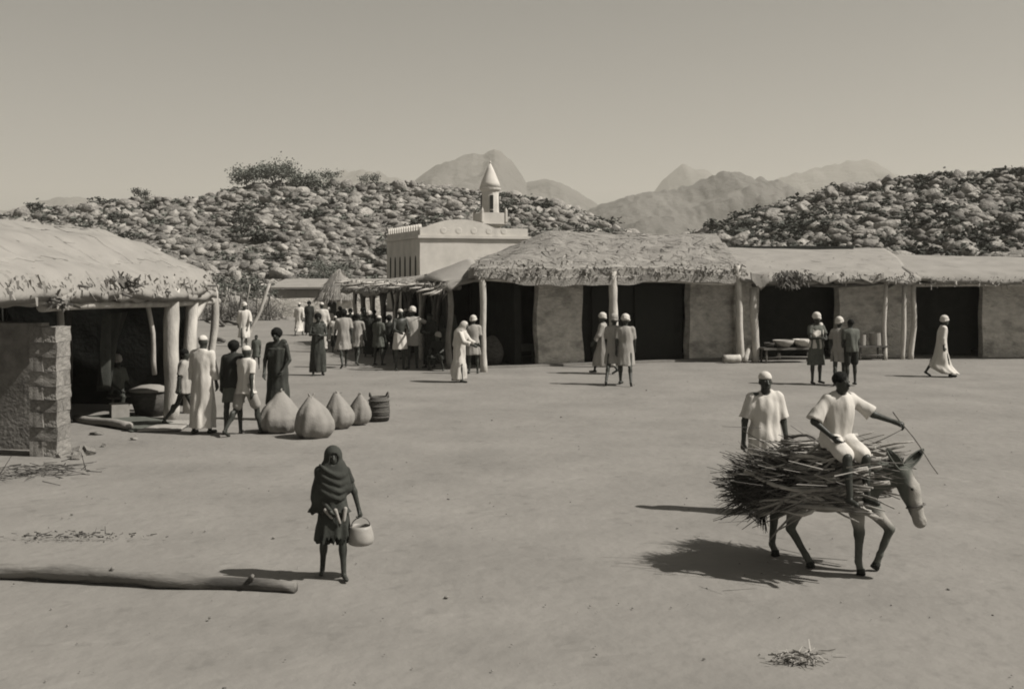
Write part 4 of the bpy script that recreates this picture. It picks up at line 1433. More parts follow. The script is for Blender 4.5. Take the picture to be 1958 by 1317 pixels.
def lump(name, label, cat, px, py, w, h, m, seed, y_off=0.0):
    x, y = gpt(px, py)
    s = Sdf()
    s.el((0, 0, h * 0.42), (w / 2, w * 0.42, h * 0.5), 0.05)
    s.el((0, 0, h * 0.8), (w * 0.25, w * 0.2, h * 0.2), 0.1)
    s._a(lambda P: P[..., 2] + 0.0, (-9, -9, -9), (9, 9, 0), 0, 's') if False else None
    o = link(name, s.mesh(name, 0.035, [(0.012, 9, seed)]), M[m], None, (x, y + y_off, 0.0))
    tag(o, label, cat)
lump('sack', 'dark bulging sack standing just inside the thatched shop by the corner post', 'sack', 940, 700, 0.75, 0.95, 'basket', 3, 0.4)
x, y = gpt(1000, 697)
t = thing('bench', 'low bench with a grey cloth in the dark thatched shop', 'bench', (x, y + 0.8, 0), 0.35)
link('seat', MB().box((0, 0, 0.5), (0.95, 0.4, 0.22)).mesh('seat'), M['cloth_g'], t)
for sx in (-1, 1):
    for sy in (-1, 1):
        pole('leg', (sx * 0.4, sy * 0.15, -0.03), (sx * 0.4, sy * 0.15, 0.4), 0.03, 0.03, M['pole_d'], t, 0.02, 3, 6, 5)
# long bundle at the foot of the post between the shops
xa, ya = gpt(1383, 694)
xb, yb = gpt(1416, 694)
tag(pole('rolled_mat', (xa, ya, 0.14), (xb, yb + 0.1, 0.14), 0.13, 0.14, M['pole'], None, 0.01, 5, 12, 7), 'pale rolled mat on the ground against the end post of the thatched shop', 'mat')
xa, ya = gpt(1424, 693)
tag(pole('short_log', (xa, ya, 0.02), (xa + 0.22, ya + 0.3, 0.5), 0.09, 0.08, M['pole'], None, 0.01, 4, 9, 8), 'short pale log leaning between the two posts where the shops meet', 'log')

# ------------------------------------------------------------------ sacks by the left shed
def market_sack(px, py, wpx, hpx, lab, seed, kind='sack'):
    x, y = gpt(px, py)
    w, h = wpx * y / FPX, hpx * y / FPX
    root = thing('sack' if kind == 'sack' else 'basket', lab, 'sack' if kind == 'sack' else 'basket', (x, y + w * 0.35, 0), seed * 0.7, 'sacks of goods by the shed' if kind == 'sack' else None)
    s = Sdf()
    if kind == 'sack':
        s.loft([-0.005, 0.04, h * 0.18, h * 0.36, h * 0.58, h * 0.78, h * 0.90, h * 0.97], np.array([0, 0, 0, .01, .03, .06, .08, .09]) * w * (1 if seed % 2 else -1), np.array([0, 0, 0, 0, .02, .04, .06, .07]) * w,
               [w * .33, w * .42, w * .50, w * .50, w * (.40 + .02 * (seed % 3)), w * (.24 + .02 * (seed % 3)), w * .13, w * .06], [w * .31, w * .39, w * .46, w * .46, w * .37, w * .22, w * .12, w * .06], 0.02, amp=0.045, n=8, ph=seed)
        link('bag', s.mesh('bag', 0.02, [(0.016, 7, seed), (0.010, 22, seed + 3, 0.4)]), M['sack'], root)
        t = Sdf()
        tx_, ty_ = w * 0.08 * (1 if seed % 2 else -1), w * 0.06
        for k_ in range(4):
            a = k_ * 1.57 + seed
            t.rc((tx_, ty_, h * 0.9), (tx_ + w * 0.06 * math.cos(a), ty_ + w * 0.06 * math.sin(a), h * (1.0 + 0.05 * math.sin(k_ * 3 + seed))), 0.03, 0.018, 0.03)
        link('neck', t.mesh('neck', 0.016), M['sack'], root)
        link('tie', MB().lathe([(w * .07, h * .915), (w * .085, h * .925), (w * .07, h * .935)], 12, (tx_, ty_, 0)).mesh('tie', True), M['rope'], root)
    else:
        link('body', MB().lathe([(w * .46, -0.005), (w * .50, h * .3), (w * .46, h * .7), (w * .40, h * .86), (w * .37, h * .86), (w * .42, h * .5), (w * .4, 0.05)], 22).mesh('body', True), M['basket'], root)
        for q in range(4):
            link('band', MB().lathe([(w * .495, h * (.1 + .2 * q)), (w * .515, h * (.12 + .2 * q)), (w * .495, h * (.14 + .2 * q))], 22).mesh('band', True), M['rope'], root)
        for sx in (-1, 1):
            pts = [(sx * w * .38 + sx * 0.02 * math.sin(t_ * 3), -0.1 + 0.2 * t_, h * (.84 + .16 * math.sin(math.pi * t_))) for t_ in np.linspace(0, 1, 7)]
            link('handle', MB().tube(pts, 0.018, 6).mesh('handle', True), M['rope'], root)
market_sack(528, 829, 84, 78, 'big pale sack nearest the standing woman, leftmost of the sacks', 1)
market_sack(597, 839, 84, 80, 'big round pale sack standing foremost in the row of sacks', 2)
market_sack(645, 820, 62, 68, 'pale tied sack third in the row, just right of the foremost big one', 3)
market_sack(684, 812, 48, 58, 'smaller pale sack next to the dark basket', 4)
market_sack(723, 804, 42, 52, 'dark woven basket at the right end of the row of sacks', 5, 'basket')

# ------------------------------------------------------------------ fallen log in the foreground, brushwood, pebbles
def foreground():
    x0, y0 = gpt(-30, 1100)
    x1, y1 = gpt(566, 1128)
    t = thing('fallen_log', 'long weathered log lying on the sand at the lower left', 'log', (0, 0, 0))
    p0, p1 = Vector((x0, y0, 0.045)), Vector((x1, y1, 0.04))
    n = 26
    pts, rad = [], []
    r = random.Random(4)
    for i in range(n + 1):
        q = i / n
        pts.append(p0.lerp(p1, q) + Vector((0, 0.035 * math.sin(q * 9), 0.02 * math.sin(q * 5))))
        rad.append((0.078 - 0.018 * q) * (1 + r.uniform(-.14, .14)))
    v, f = tube_geo(pts, rad, 14)
    V = np.array([tuple(p) for p in v])
    V += np.stack([wob(V, 14, 1), wob(V, 14, 2), wob(V, 14, 3)], axis=1) * 0.014
    link('trunk', new_mesh('trunk', V, f, True), M['log'], t)
    for q, l in ((0.42, 0.07), (0.86, 0.06)):
        a = p0.lerp(p1, q) + Vector((0, 0, 0.03))
        pole('branch_stub', a, a + Vector((0.03, -0.05, l)), 0.032, 0.018, M['log'], t, 0.02, 3, 8, int(q * 100))
    # brushwood heap lower right, and twigs at the left edge
    def brush(px, py, lab, n, sx, sy, seed, m='twig', L=(0.1, 0.4)):
        x, y = gpt(px, py)
        rr = np.random.default_rng(seed)
        P = np.stack([x + rr.normal(size=n) * sx, y + rr.normal(size=n) * sy, np.abs(rr.normal(size=n)) * 0.03 + 0.005], axis=1)
        D = rr.normal(size=(n, 3)) * [1, 0.6, 0.14]
        v, f = blades(P, D, rr.uniform(*L, n), 0.014, seed)
        tag(link('brushwood', new_mesh('brushwood', v, f), M[m]), lab, 'brushwood', None, 'stuff')
    brush(1530, 1262, 'low heap of broken twigs and rubbish on the sand at the lower right', 170, 0.09, 0.05, 3, 'straw', L=(0.03, 0.12))
    brush(62, 905, 'scattered dry twigs on the ground below the shed pillar', 160, 0.35, 0.3, 4)
    brush(150, 1028, 'thin scatter of chaff on the sand above the fallen log', 150, 0.4, 0.06, 5, L=(0.02, 0.08))
    # pebbles
    rr = random.Random(9)
    T = []
    for i in range(500):
        y = 7 + 33 * rr.random() ** 1.5
        x = rr.uniform(-0.5, 0.5) * y * 0.98
        s = rr.uniform(0.005, 0.013) * (2.0 if rr.random() < 0.05 else 1)
        T.append((i % 6, mtx(x, y, 0.0, s, rr.uniform(0, 6.28))))
    v, f = scatter(B_SMALL, T)
    tag(link('pebbles', new_mesh('pebbles', v, f), M['stone']), 'small loose pebbles strewn over the bare sandy square', 'pebbles', None, 'stuff')
foreground()

# ================================================================== PEOPLE
def hand_prims(s, wrist, d, side, nrm, sc, curl=0.5, thick=1.0):
    """five-fingered hand: d = pointing direction, side = towards the thumb, nrm = palm normal (fingers curl that way)"""
    d, side, nrm = Vector(d).normalized(), Vector(side).normalized(), Vector(nrm).normalized()
    w = Vector(wrist)
    s.rc(w, w + d * 0.075 * sc, 0.026 * sc, 0.034 * sc, 0.015)
    s.rc(w + d * 0.06 * sc - side * 0.022 * sc, w + d * 0.06 * sc + side * 0.022 * sc, 0.017 * sc, 0.018 * sc, 0.012)
    for i, L in enumerate((0.075, 0.088, 0.08, 0.062)):
        b = w + d * 0.082 * sc + side * (0.030 - 0.020 * i) * sc
        d1 = (d * math.cos(curl * 0.7) + nrm * math.sin(curl * 0.7))
        d2 = (d * math.cos(curl * 1.7) + nrm * math.sin(curl * 1.7))
        m = b + d1 * L * 0.52 * sc
        e = m + d2 * L * 0.5 * sc
        r = 0.0095 * sc * thick
        s.rc(b, m, r, r * 0.92, 0.004)
        s.rc(m, e, r * 0.92, r * 0.75, 0.004)
    b = w + d * 0.025 * sc + side * 0.030 * sc
    m = b + (d * 0.6 + side * 0.75 + nrm * 0.2).normalized() * 0.042 * sc
    e = m + (d * 0.85 + side * 0.2 + nrm * 0.45 * (0.5 + curl)).normalized() * 0.036 * sc
    s.rc(b, m, 0.0125 * sc, 0.011 * sc * thick, 0.008)
    s.rc(m, e, 0.011 * sc * thick, 0.009 * sc, 0.004)

def dirv(fwd, out, sgn):
    """limb direction hanging down; fwd = swing to the front (deg), out = swing outwards (deg). front is -y"""
    a, b = math.radians(fwd), math.radians(out)
    return Vector((sgn * math.sin(b), -math.sin(a) * math.cos(b), -math.cos(a) * math.cos(b)))

def person(label, px, py, hy, face, clothes, hat=None, pose=None, vox=0.020, y_off=0.0, H=None, loc=None, group=None, lean=0.0, seed=0, detail=False, head_turn=0.0, head_tilt=0.0):
    """face: degrees, 0 = towards the camera, 90 = to the right.  pose: legs ((fwd, out, knee) x2), arms ((fwd, out, elbow_fwd, elbow_out) x2), index 0 = the person's right"""
    if loc is None:
        x, y = gpt(px, py)
        y += y_off
        x = (px - CX) / FPX * y
        loc = (x, y, 0)
        if H is None:
            H = (py - hy) * y / FPX
    H = max(0.9, min(1.86, H))
    q = H / 1.72
    pose = pose or {}
    legs = pose.get('legs', ((4, 3, 2), (-4, 3, 2)))
    arms = pose.get('arms', ((5, 8, 14, 2), (0, 8, 12, 2)))
    root = thing('person', label, 'person', loc, math.radians(face), group)
    s = Sdf()
    pel = Vector((0, 0, 0))
    hipw = 0.085
    ankles, knees, hips = [], [], []
    for i, sg in ((0, -1), (1, 1)):
        f_, o_, k_ = legs[i]
        hip = Vector((sg * hipw, 0, 0))
        kn = hip + dirv(f_, o_, sg) * 0.44
        an = kn + dirv(f_ - k_, o_ * 0.5, sg) * 0.42
        hips.append(hip)
        knees.append(kn)
        ankles.append(an)
    seat = pose.get('seat')
    up = (seat / q) if seat is not None else -(min(a.z for a in ankles)) + 0.075
    V_ = lambda p: Vector((p.x, p.y, p.z + up)) * q
    hips, knees, ankles = [[V_(p) for p in L] for L in (hips, knees, ankles)]
    P0 = Vector((0, 0, up)) * q
    ln = math.radians(lean)
    def T(x, y, z):                    # torso point relative to the pelvis, leaning forward
        return P0 + Vector((x, y * math.cos(ln) - z * math.sin(ln), z * math.cos(ln) + y * math.sin(ln))) * q
    # legs and feet
    for i, sg in ((0, -1), (1, 1)):
        s.rc(hips[i], knees[i], 0.083 * q, 0.052 * q, 0.03)
        s.rc(knees[i], ankles[i], 0.050 * q, 0.034 * q, 0.02)
        calf = knees[i].lerp(ankles[i], 0.3)
        s.el(calf + Vector((0, 0.018 * q, 0)), (0.046 * q, 0.05 * q, 0.10 * q), 0.03)
        a = ankles[i]
        toe_dir = Vector((sg * 0.18, -1, -0.12 if legs[i][0] - legs[i][2] > -20 else -0.9)).normalized()
        heel = a + Vector((0, 0.035 * q, -0.042 * q))
        s.rc(heel, a + toe_dir * 0.15 * q + Vector((0, 0, -0.036 * q)), 0.034 * q, 0.030 * q, 0.02, sc=(1, 1, 1))
    # torso
    s.el(T(0, 0, 0.02), (0.155 * q, 0.115 * q, 0.12 * q), 0.05)
    s.rc(T(0, 0, 0.05), T(0, 0, 0.22), 0.115 * q, 0.118 * q, 0.06)
    s.el(T(0, 0.0, 0.36), (0.165 * q, 0.115 * q, 0.17 * q), 0.05)
    s.rc(T(-0.13, 0, 0.47), T(0.13, 0, 0.47), 0.062 * q, 0.062 * q, 0.04)
    nk = T(0, -0.005, 0.50)
    hd = Vector((0, -0.02, 0.66))
    hx = math.sin(math.radians(head_tilt))
    hc = T(hx * 0.12, -0.025, 0.655)
    s.rc(nk, hc - Vector((0, 0, 0.04 * q)), 0.055 * q, 0.048 * q, 0.03)
    ht = math.radians(head_turn)
    fw = Vector((math.sin(ht), -math.cos(ht), 0))
    sd = Vector((math.cos(ht), math.sin(ht), 0))
    Rh = Matrix((sd, -fw, Vector((0, 0, 1)))).transposed()
    s.el(hc + Vector((0, 0, 0.028 * q)) - fw * 0.012 * q, (0.073 * q, 0.092 * q, 0.088 * q), 0.02, R=Rh)
    s.el(hc + Vector((0, 0, -0.04 * q)) + fw * 0.03 * q, (0.054 * q, 0.058 * q, 0.075 * q), 0.03, R=Rh)
    s.rc(hc + fw * 0.085 * q + Vector((0, 0, 0.018 * q)), hc + fw * 0.104 * q + Vector((0, 0, -0.022 * q)), 0.010 * q, 0.017 * q, 0.012)
    s.rc(hc + fw * 0.078 * q - sd * 0.018 * q + Vector((0, 0, -0.058 * q)), hc + fw * 0.078 * q + sd * 0.018 * q + Vector((0, 0, -0.058 * q)), 0.013 * q, 0.013 * q, 0.008)
    for sg in (-1, 1):
        s.el(hc + sd * sg * 0.074 * q + Vector((0, 0, 0.0)), (0.012 * q, 0.022 * q, 0.03 * q), 0.008, R=Rh)
        if detail:
            s.el(hc + sd * sg * 0.032 * q + fw * 0.088 * q + Vector((0, 0, 0.018 * q)), (0.02 * q, 0.016 * q, 0.013 * q), 0, 's', R=Rh)
    # arms and hands
    sh, el, wr, ad = [], [], [], []
    for i, sg in ((0, -1), (1, 1)):
        f_, o_, ef, eo = arms[i]
        a = T(sg * 0.175, 0, 0.465)
        b = a + dirv(f_, o_, sg) * 0.29 * q
        dd = dirv(ef, eo, sg)
        c = b + dd * 0.245 * q
        s.rc(a, b, 0.048 * q, 0.038 * q, 0.03)
        s.rc(b, c, 0.040 * q, 0.026 * q, 0.02)
        side = Vector((0, -1, 0)) if abs(dd.y) < 0.8 else Vector((0, 0, 1))
        nr = Vector((-sg, 0, 0)) if abs(dd.x) < 0.8 else Vector((0, 0, -1))
        side = (side - dd * side.dot(dd)).normalized()
        nr = (nr - dd * nr.dot(dd) - side * nr.dot(side)).normalized()
        hand_prims(s, c, dd, side, nr, q, pose.get('curl', (0.5, 0.5))[i], 1.0 if detail else 1.35)
        sh.append(a)
        el.append(b)
        wr.append(c)
        ad.append(dd)
    link('body', s.mesh('body', vox), M['skin'], root)
    if detail:
        for sg in (-1, 1):
            e = MB().lathe([(0.001, -0.012 * q), (0.009 * q, -0.007 * q), (0.012 * q, 0), (0.009 * q, 0.007 * q), (0.001, 0.012 * q)], 8)
            link('eye', e.mesh('eye', True), M['eye'], root, hc + sd * sg * 0.032 * q + fw * 0.074 * q + Vector((0, 0, 0.018 * q)))
    # clothes
    rr = random.Random(seed + 17)
    for c in clothes:
        g = Sdf()
        kind = c['kind']
        cm = M[c['mat']]
        hemz = c.get('hem', 0.12) * H
        if seat is not None:
            hemz = max(hemz, P0.z - 0.09 * q)
        ph = rr.uniform(0, 6.28)
        def spread(z):
            """half extents of the legs at height z"""
            xs, ys = [], []
            for i in (0, 1):
                chain = [hips[i], knees[i], ankles[i]]
                for a, b in zip(chain[:-1], chain[1:]):
                    if (a.z - z) * (b.z - z) <= 0 and abs(a.z - b.z) > 1e-4:
                        t = (a.z - z) / (a.z - b.z)
                        p = a.lerp(b, t)
                        xs.append(p.x)
                        ys.append(p.y)
            if not xs:
                return 0, 0, 0.12 * q, 0.1 * q
            return (min(xs) + max(xs)) / 2, (min(ys) + max(ys)) / 2, (max(xs) - min(xs)) / 2 + 0.07 * q, (max(ys) - min(ys)) / 2 + 0.065 * q
        if kind in ('robe', 'tunic', 'shirt', 'dress', 'drape'):
            fl = c.get('flare', 1.0)
            zs, cx_, cy_, rx, ry = [], [], [], [], []
            hz = P0.z
            if hemz < hz - 0.05 * q and seat is None:
                for t in np.linspace(0, 1, 5)[:-1]:
                    z = hemz + (hz - 0.02 * q - hemz) * t
                    a, b, ex, ey = spread(z)
                    k_ = 1 - t
                    zs.append(z)
                    cx_.append(a)
                    cy_.append(b)
                    rx.append(max(ex + 0.035 * q, (0.185 + 0.05 * k_ * fl) * q))
                    ry.append(max(ey + 0.035 * q, (0.145 + 0.05 * k_ * fl) * q))
            else:
                zs.append(min(hemz, hz - 0.06 * q))
                cx_.append(0)
                cy_.append(0)
                rx.append(0.19 * q)
                ry.append(0.15 * q)
            for dz, a, b in ((0.02, .19, .152), (0.14, .168, .138), (0.30, .180, .142), (0.41, .192, .135), (0.475, .165, .110), (0.525, .095, .085), (0.55, .072, .074)):
                p = T(0, 0, dz)
                zs.append(p.z)
                cx_.append(p.x)
                cy_.append(p.y)
                rx.append(a * q * c.get('fat', 1.0))
                ry.append(b * q * c.get('fat', 1.0))
            if kind == 'drape':        # leaves one shoulder bare
                zs, cx_, cy_, rx, ry = zs[:-3], cx_[:-3], cy_[:-3], rx[:-3], ry[:-3]
            o_ = np.argsort(zs)
            g.loft(np.array(zs)[o_], np.array(cx_)[o_], np.array(cy_)[o_], np.array(rx)[o_], np.array(ry)[o_], 0.02, amp=c.get('fold', 0.05), n=c.get('nf', 7), ph=ph, ragged=c.get('ragged', 0.0))
            if kind == 'drape':
                g.rc(T(-0.12, -0.1, 0.28), T(0.13, 0.0, 0.52), 0.06 * q, 0.05 * q, 0.04)
                g.rc(T(0.13, 0.02, 0.52), T(-0.05, 0.11, 0.28), 0.05 * q, 0.05 * q, 0.04)
            if kind != 'drape':
                g.rc(T(-0.14, 0, 0.468), T(0.14, 0, 0.468), 0.072 * q, 0.072 * q, 0.04)
                g.el(T(0, -0.06, 0.585), (0.062 * q, 0.085 * q, 0.075 * q), 0, 's')
            sl = c.get('sleeve', 0.5)
            if sl > 0:
                for i in (0, 1):
                    a, b, cc = sh[i], el[i], wr[i]
                    w0, w1 = 0.068 * q, c.get('cuff', 0.062) * q
                    if sl <= 1:
                        g.rc(a, a.lerp(b, sl), w0 * 0.92, w1, 0.03, flat=True)
                    else:
                        g.rc(a, b, w0 * 0.92, (w0 + w1) / 2, 0.03)
                        g.rc(b, b.lerp(cc, sl - 1), (w0 + w1) / 2, w1, 0.025, flat=True)
            if seat is not None:
                pass
        elif kind == 'skirt':
            top = P0.z + c.get('top', 0.13) * q
            zs, cx_, cy_, rx, ry = [], [], [], [], []
            for t in np.linspace(0, 1, 5)[:-1]:
                z = hemz + (P0.z - 0.02 * q - hemz) * t
                a, b, ex, ey = spread(z)
                zs.append(z)
                cx_.append(a)
                cy_.append(b)
                rx.append(max(ex + 0.03 * q, (0.18 + 0.03 * (1 - t) * c.get('flare', 1)) * q))
                ry.append(max(ey + 0.03 * q, (0.14 + 0.03 * (1 - t) * c.get('flare', 1)) * q))
            for z, a, b in ((P0.z, .180, .140), (top - 0.03 * q, .160, .128), (top, .152, .122)):
                zs.append(z)
                d_ = T(0, 0, (z - P0.z) / q)
                cx_.append(d_.x)
                cy_.append(d_.y)
                rx.append(a * q)
                ry.append(b * q)
            g.loft(zs, cx_, cy_, rx, ry, 0.02, amp=c.get('fold', 0.05), n=c.get('nf', 7), ph=ph, ragged=c.get('ragged', 0.0))
        elif kind == 'shorts':
            for i in (0, 1):
                g.rc(hips[i] + Vector((0, 0, 0.02 * q)), hips[i].lerp(knees[i], c.get('len', 0.8)), 0.108 * q, 0.098 * q, 0.03)
            g.el(T(0, 0, 0.06), (0.172 * q, 0.135 * q, 0.13 * q), 0.04)
        link(c.get('name', kind), g.mesh(kind, vox * 1.05, [(0.008 * q, 13, seed + 5), (0.011 * q, 34, seed + 6, 0.28)] + ([(0.005 * q, 50, seed + 7, 0.35), (0.009 * q, 19, seed + 9, 0.7)] if detail else [])), cm, root)
    # head covering
    hcz = hc
    if hat in ('turban', 'turban_p'):
        g = Sdf()
        g.el(hcz + Vector((0, 0, 0.095 * q)) - fw * 0.012 * q, (0.104 * q, 0.116 * q, 0.104 * q), 0.02)
        for k_ in range(3):
            a = k_ * 1.1 + seed
            ts = (1.0 - 0.13 * k_) * (0.96 + 0.03 * (seed % 4))
            n_a = Vector((0.25 * math.cos(a), 0.25 * math.sin(a), 0))
            for t in range(10):
                b = t * 0.628
                p = hcz + Vector((0.088 * ts * q * math.cos(b), 0.102 * ts * q * math.sin(b), (0.055 + 0.026 * k_) * q + 0.03 * q * math.cos(b - a))) - fw * 0.012 * q
                b2 = b + 0.628
                p2 = hcz + Vector((0.088 * ts * q * math.cos(b2), 0.102 * ts * q * math.sin(b2), (0.055 + 0.026 * k_) * q + 0.03 * q * math.cos(b2 - a))) - fw * 0.012 * q
                g.rc(p, p2, 0.026 * q, 0.026 * q, 0.012)
        link('turban', g.mesh('turban', min(vox, 0.014)), M['cloth_w' if hat == 'turban' else 'cloth_p'], root)
    elif hat == 'cap':
        g = Sdf()
        g.el(hcz + Vector((0, 0, 0.055 * q)) - fw * 0.012 * q, (0.079 * q, 0.098 * q, 0.082 * q), 0.0)
        cz = hcz.z + 0.045 * q
        g._a(lambda P: P[..., 2] - cz, (-2, -2, -2), (2, 2, cz), 0, 's')
        link('cap', g.mesh('cap', min(vox, 0.012)), M['cloth_w'], root)
    elif hat in ('afro', 'hair'):
        g = Sdf()
        k_ = 1.32 if hat == 'afro' else 1.06
        g.el(hcz + Vector((0, 0, 0.045 * q)) - fw * 0.022 * q, (0.082 * q * k_, 0.092 * q * k_, 0.082 * q * k_), 0.02)
        g.el(hcz + fw * 0.12 * q + Vector((0, 0, -0.03 * q)), (0.075 * q, 0.095 * q, 0.072 * q), 0.0, 's')
        link('hair', g.mesh('hair', min(vox, 0.012), [(0.006 * q if hat == 'afro' else 0.003, 60, 3)]), M['hair'], root)
    elif hat in ('veil', 'veil_d'):
        g = Sdf()
        g.el(hcz + Vector((0, 0, 0.03 * q)) - fw * 0.01 * q, (0.095 * q, 0.115 * q, 0.115 * q), 0.03)
        g.rc(hcz - fw * 0.03 * q, T(0, 0.06, 0.42), 0.10 * q, 0.16 * q, 0.05)
        g.rc(T(0, 0.06, 0.42), T(0, 0.1, 0.1), 0.17 * q, 0.12 * q, 0.06)
        g.el(hcz + fw * 0.11 * q + Vector((0, 0, -0.015 * q)), (0.058 * q, 0.07 * q, 0.085 * q), 0.0, 's', R=Rh)
        link('veil', g.mesh('veil', vox, [(0.006, 18, 4)]), M['cloth_w' if hat == 'veil' else 'shawl'], root)
    return dict(root=root, wrist=wr, hand_dir=ad, T=T, q=q, hc=hc, hips=hips, knees=knees)

ROBE = lambda m='cloth_w', **k: dict(kind='robe', name='robe', mat=m, hem=k.pop('hem', 0.06), sleeve=k.pop('sleeve', 1.7), cuff=k.pop('cuff', 0.07), **k)
TUNIC = lambda m='cloth_w', **k: dict(kind='tunic', name='tunic', mat=m, hem=k.pop('hem', 0.33), sleeve=k.pop('sleeve', 0.85), **k)
SHIRT = lambda m='cloth_w', **k: dict(kind='shirt', name='shirt', mat=m, hem=k.pop('hem', 0.46), sleeve=k.pop('sleeve', 0.7), **k)
SKIRT = lambda m='cloth_p', **k: dict(kind='skirt', name='wrap_skirt', mat=m, hem=k.pop('hem', 0.3), **k)
SHORTS = lambda m='cloth_p', **k: dict(kind='shorts', name='shorts', mat=m, **k)
DRAPE = lambda m='cloth_d', **k: dict(kind='drape', name='draped_dress', mat=m, hem=k.pop('hem', 0.1), sleeve=0, **k)
WALK = dict(legs=((24, 3, 12), (-20, 3, 18)), arms=((-16, 8, 0, 2), (20, 8, 34, 2)))
WALK2 = dict(legs=((-20, 3, 16), (22, 3, 8)), arms=((16, 8, 30, 2), (-14, 8, 0, 2)))
STAND = dict(legs=((3, 4, 2), (-3, 4, 2)), arms=((4, 8, 16, 2), (2, 8, 14, 2)))
FOLD = dict(legs=((3, 4, 2), (-3, 4, 2)), arms=((20, 10, 95, -45), (15, 10, 85, -40)))
POINT = dict(legs=((3, 4, 2), (-3, 4, 2)), arms=((5, 8, 16, 2), (30, 70, 30, 75)))
CARRY = dict(legs=((6, 5, 4), (-6, 5, 2)), arms=((25, 8, 75, -15), (25, 8, 75, -15)))

# --- by the left shed
person('man in a long white robe and white cap, seen from behind beside the shed posts', 387, 828, 641, 165, [ROBE(flare=1.0)], 'cap', STAND, 0.016, seed=1)
person('barelegged figure in pale tunic half hidden behind the white robed man at the shed', 352, 815, 662, 100, [TUNIC('cloth_p', hem=0.42)], 'hair', WALK, 0.018, seed=2)
person('bushy-haired youth in a dark wrap standing with back turned left of the sacks', 446, 829, 651, 190, [SKIRT('cloth_g', hem=0.34), dict(kind='shirt', name='vest', mat='cloth_d', hem=0.5, sleeve=0.0)], 'afro', STAND, 0.016, seed=3, lean=4)
person('boy in white shirt and pale shorts walking beside the bushy-haired youth', 470, 831, 656, 150, [SHIRT(hem=0.45), SHORTS('cloth_p')], 'cap', WALK, 0.016, seed=4)
person('woman in a dark one-shouldered dress with bushy hair standing behind the sacks', 531, 806, 632, -8, [DRAPE('shawl', hem=0.16)], 'afro', dict(legs=((3, 4, 2), (-3, 4, 2)), arms=((6, 10, 22, -4), (8, 16, 30, -20))), 0.016, y_off=0.4, seed=5, lean=4)
# --- far left, by the brush fence
person('man in white robe and turban by the brush fence, far left', 467, 662, 578, 20, [ROBE(hem=0.2)], 'turban', WALK, 0.026, seed=6)
person('small child in grey tunic on the open ground behind the bushy-haired youth', 490, 705, 640, 0, [TUNIC('cloth_g')], 'hair', STAND, 0.024, seed=7)
# --- crowd in the lane
person('man in white robe and cap walking away down the lane, far left of the crowd', 572, 641, 577, 180, [ROBE(hem=0.12)], 'cap', WALK, 0.026, seed=8)
person('dark-dressed woman next to the white-robed man in the lane', 591, 640, 576, 10, [ROBE('cloth_d')], 'afro', STAND, 0.026, seed=9)
person('tall man in white robe behind the bushy-haired person in dark wrap', 615, 672, 571, 185, [ROBE()], 'cap', STAND, 0.024, seed=10)
person('bushy-haired person in a long dark wrap standing foremost in the lane', 608, 717, 599, 15, [DRAPE('shawl', hem=0.05)], 'afro', FOLD, 0.020, seed=11)
person('person in white shirt and dark skirt at the middle of the lane crowd', 641, 672, 604, 20, [SHIRT(), SKIRT('cloth_d', hem=0.15)], 'cap', STAND, 0.024, seed=12)
person('bushy-haired man in pale tunic walking with bare legs in the crowd', 657, 702, 587, 200, [TUNIC('cloth_p', hem=0.3)], 'afro', WALK, 0.020, seed=13)
person('man in a pale smock with bare legs, right of the bushy-haired walking man', 683, 697, 597, 170, [TUNIC('cloth_p', hem=0.34)], 'hair', WALK2, 0.020, seed=14)
person('dark-robed figure deep in the crowd behind the two barelegged walkers', 670, 668, 590, 0, [ROBE('cloth_d')], 'afro', STAND, 0.026, seed=15)
person('figure in dark robe with white turban left of the stalls', 706, 682, 597, 170, [ROBE('cloth_d')], 'turban', STAND, 0.024, seed=16)
person('barelegged man in grey smock standing at the edge of the stalls', 724, 698, 603, 150, [TUNIC('cloth_g', hem=0.36)], 'cap', STAND, 0.022, seed=17)
person('bare-chested man in a white waist wrap with arms held forward before the stalls', 765, 707, 590, 25, [SKIRT('cloth_w', hem=0.34)], 'cap', CARRY, 0.020, seed=18)
person('turbaned man in pale smock pointing with an outstretched arm before the stalls', 789, 704, 584, 200, [TUNIC('cloth_p', hem=0.38)], 'turban', dict(legs=((3, 4, 2), (-3, 4, 2)), arms=((25, 65, 30, 70), (5, 8, 16, 2))), 0.020, seed=19)
person('dark-clad man in the shade between the pointing man and the veiled woman', 822, 703, 598, -30, [ROBE('cloth_d')], 'hair', FOLD, 0.022, seed=20)
person('figure in grey robe standing in the stall shade behind the veiled woman', 857, 696, 579, 10, [ROBE('cloth_g')], 'hair', STAND, 0.022, y_off=0.6, seed=21)
person('stooping woman veiled and robed in white before the corner post', 878, 730, 612, 70, [ROBE(hem=0.04, fat=1.1)], 'veil', dict(legs=((14, 3, 10), (-12, 3, 6)), arms=((30, 8, 70, -10), (30, 8, 70, -10))), 0.018, lean=12, seed=22)
person('man in white turban and pale tunic standing at the corner post', 905, 714, 606, 185, [TUNIC('cloth_p')], 'turban', STAND, 0.022, seed=23)
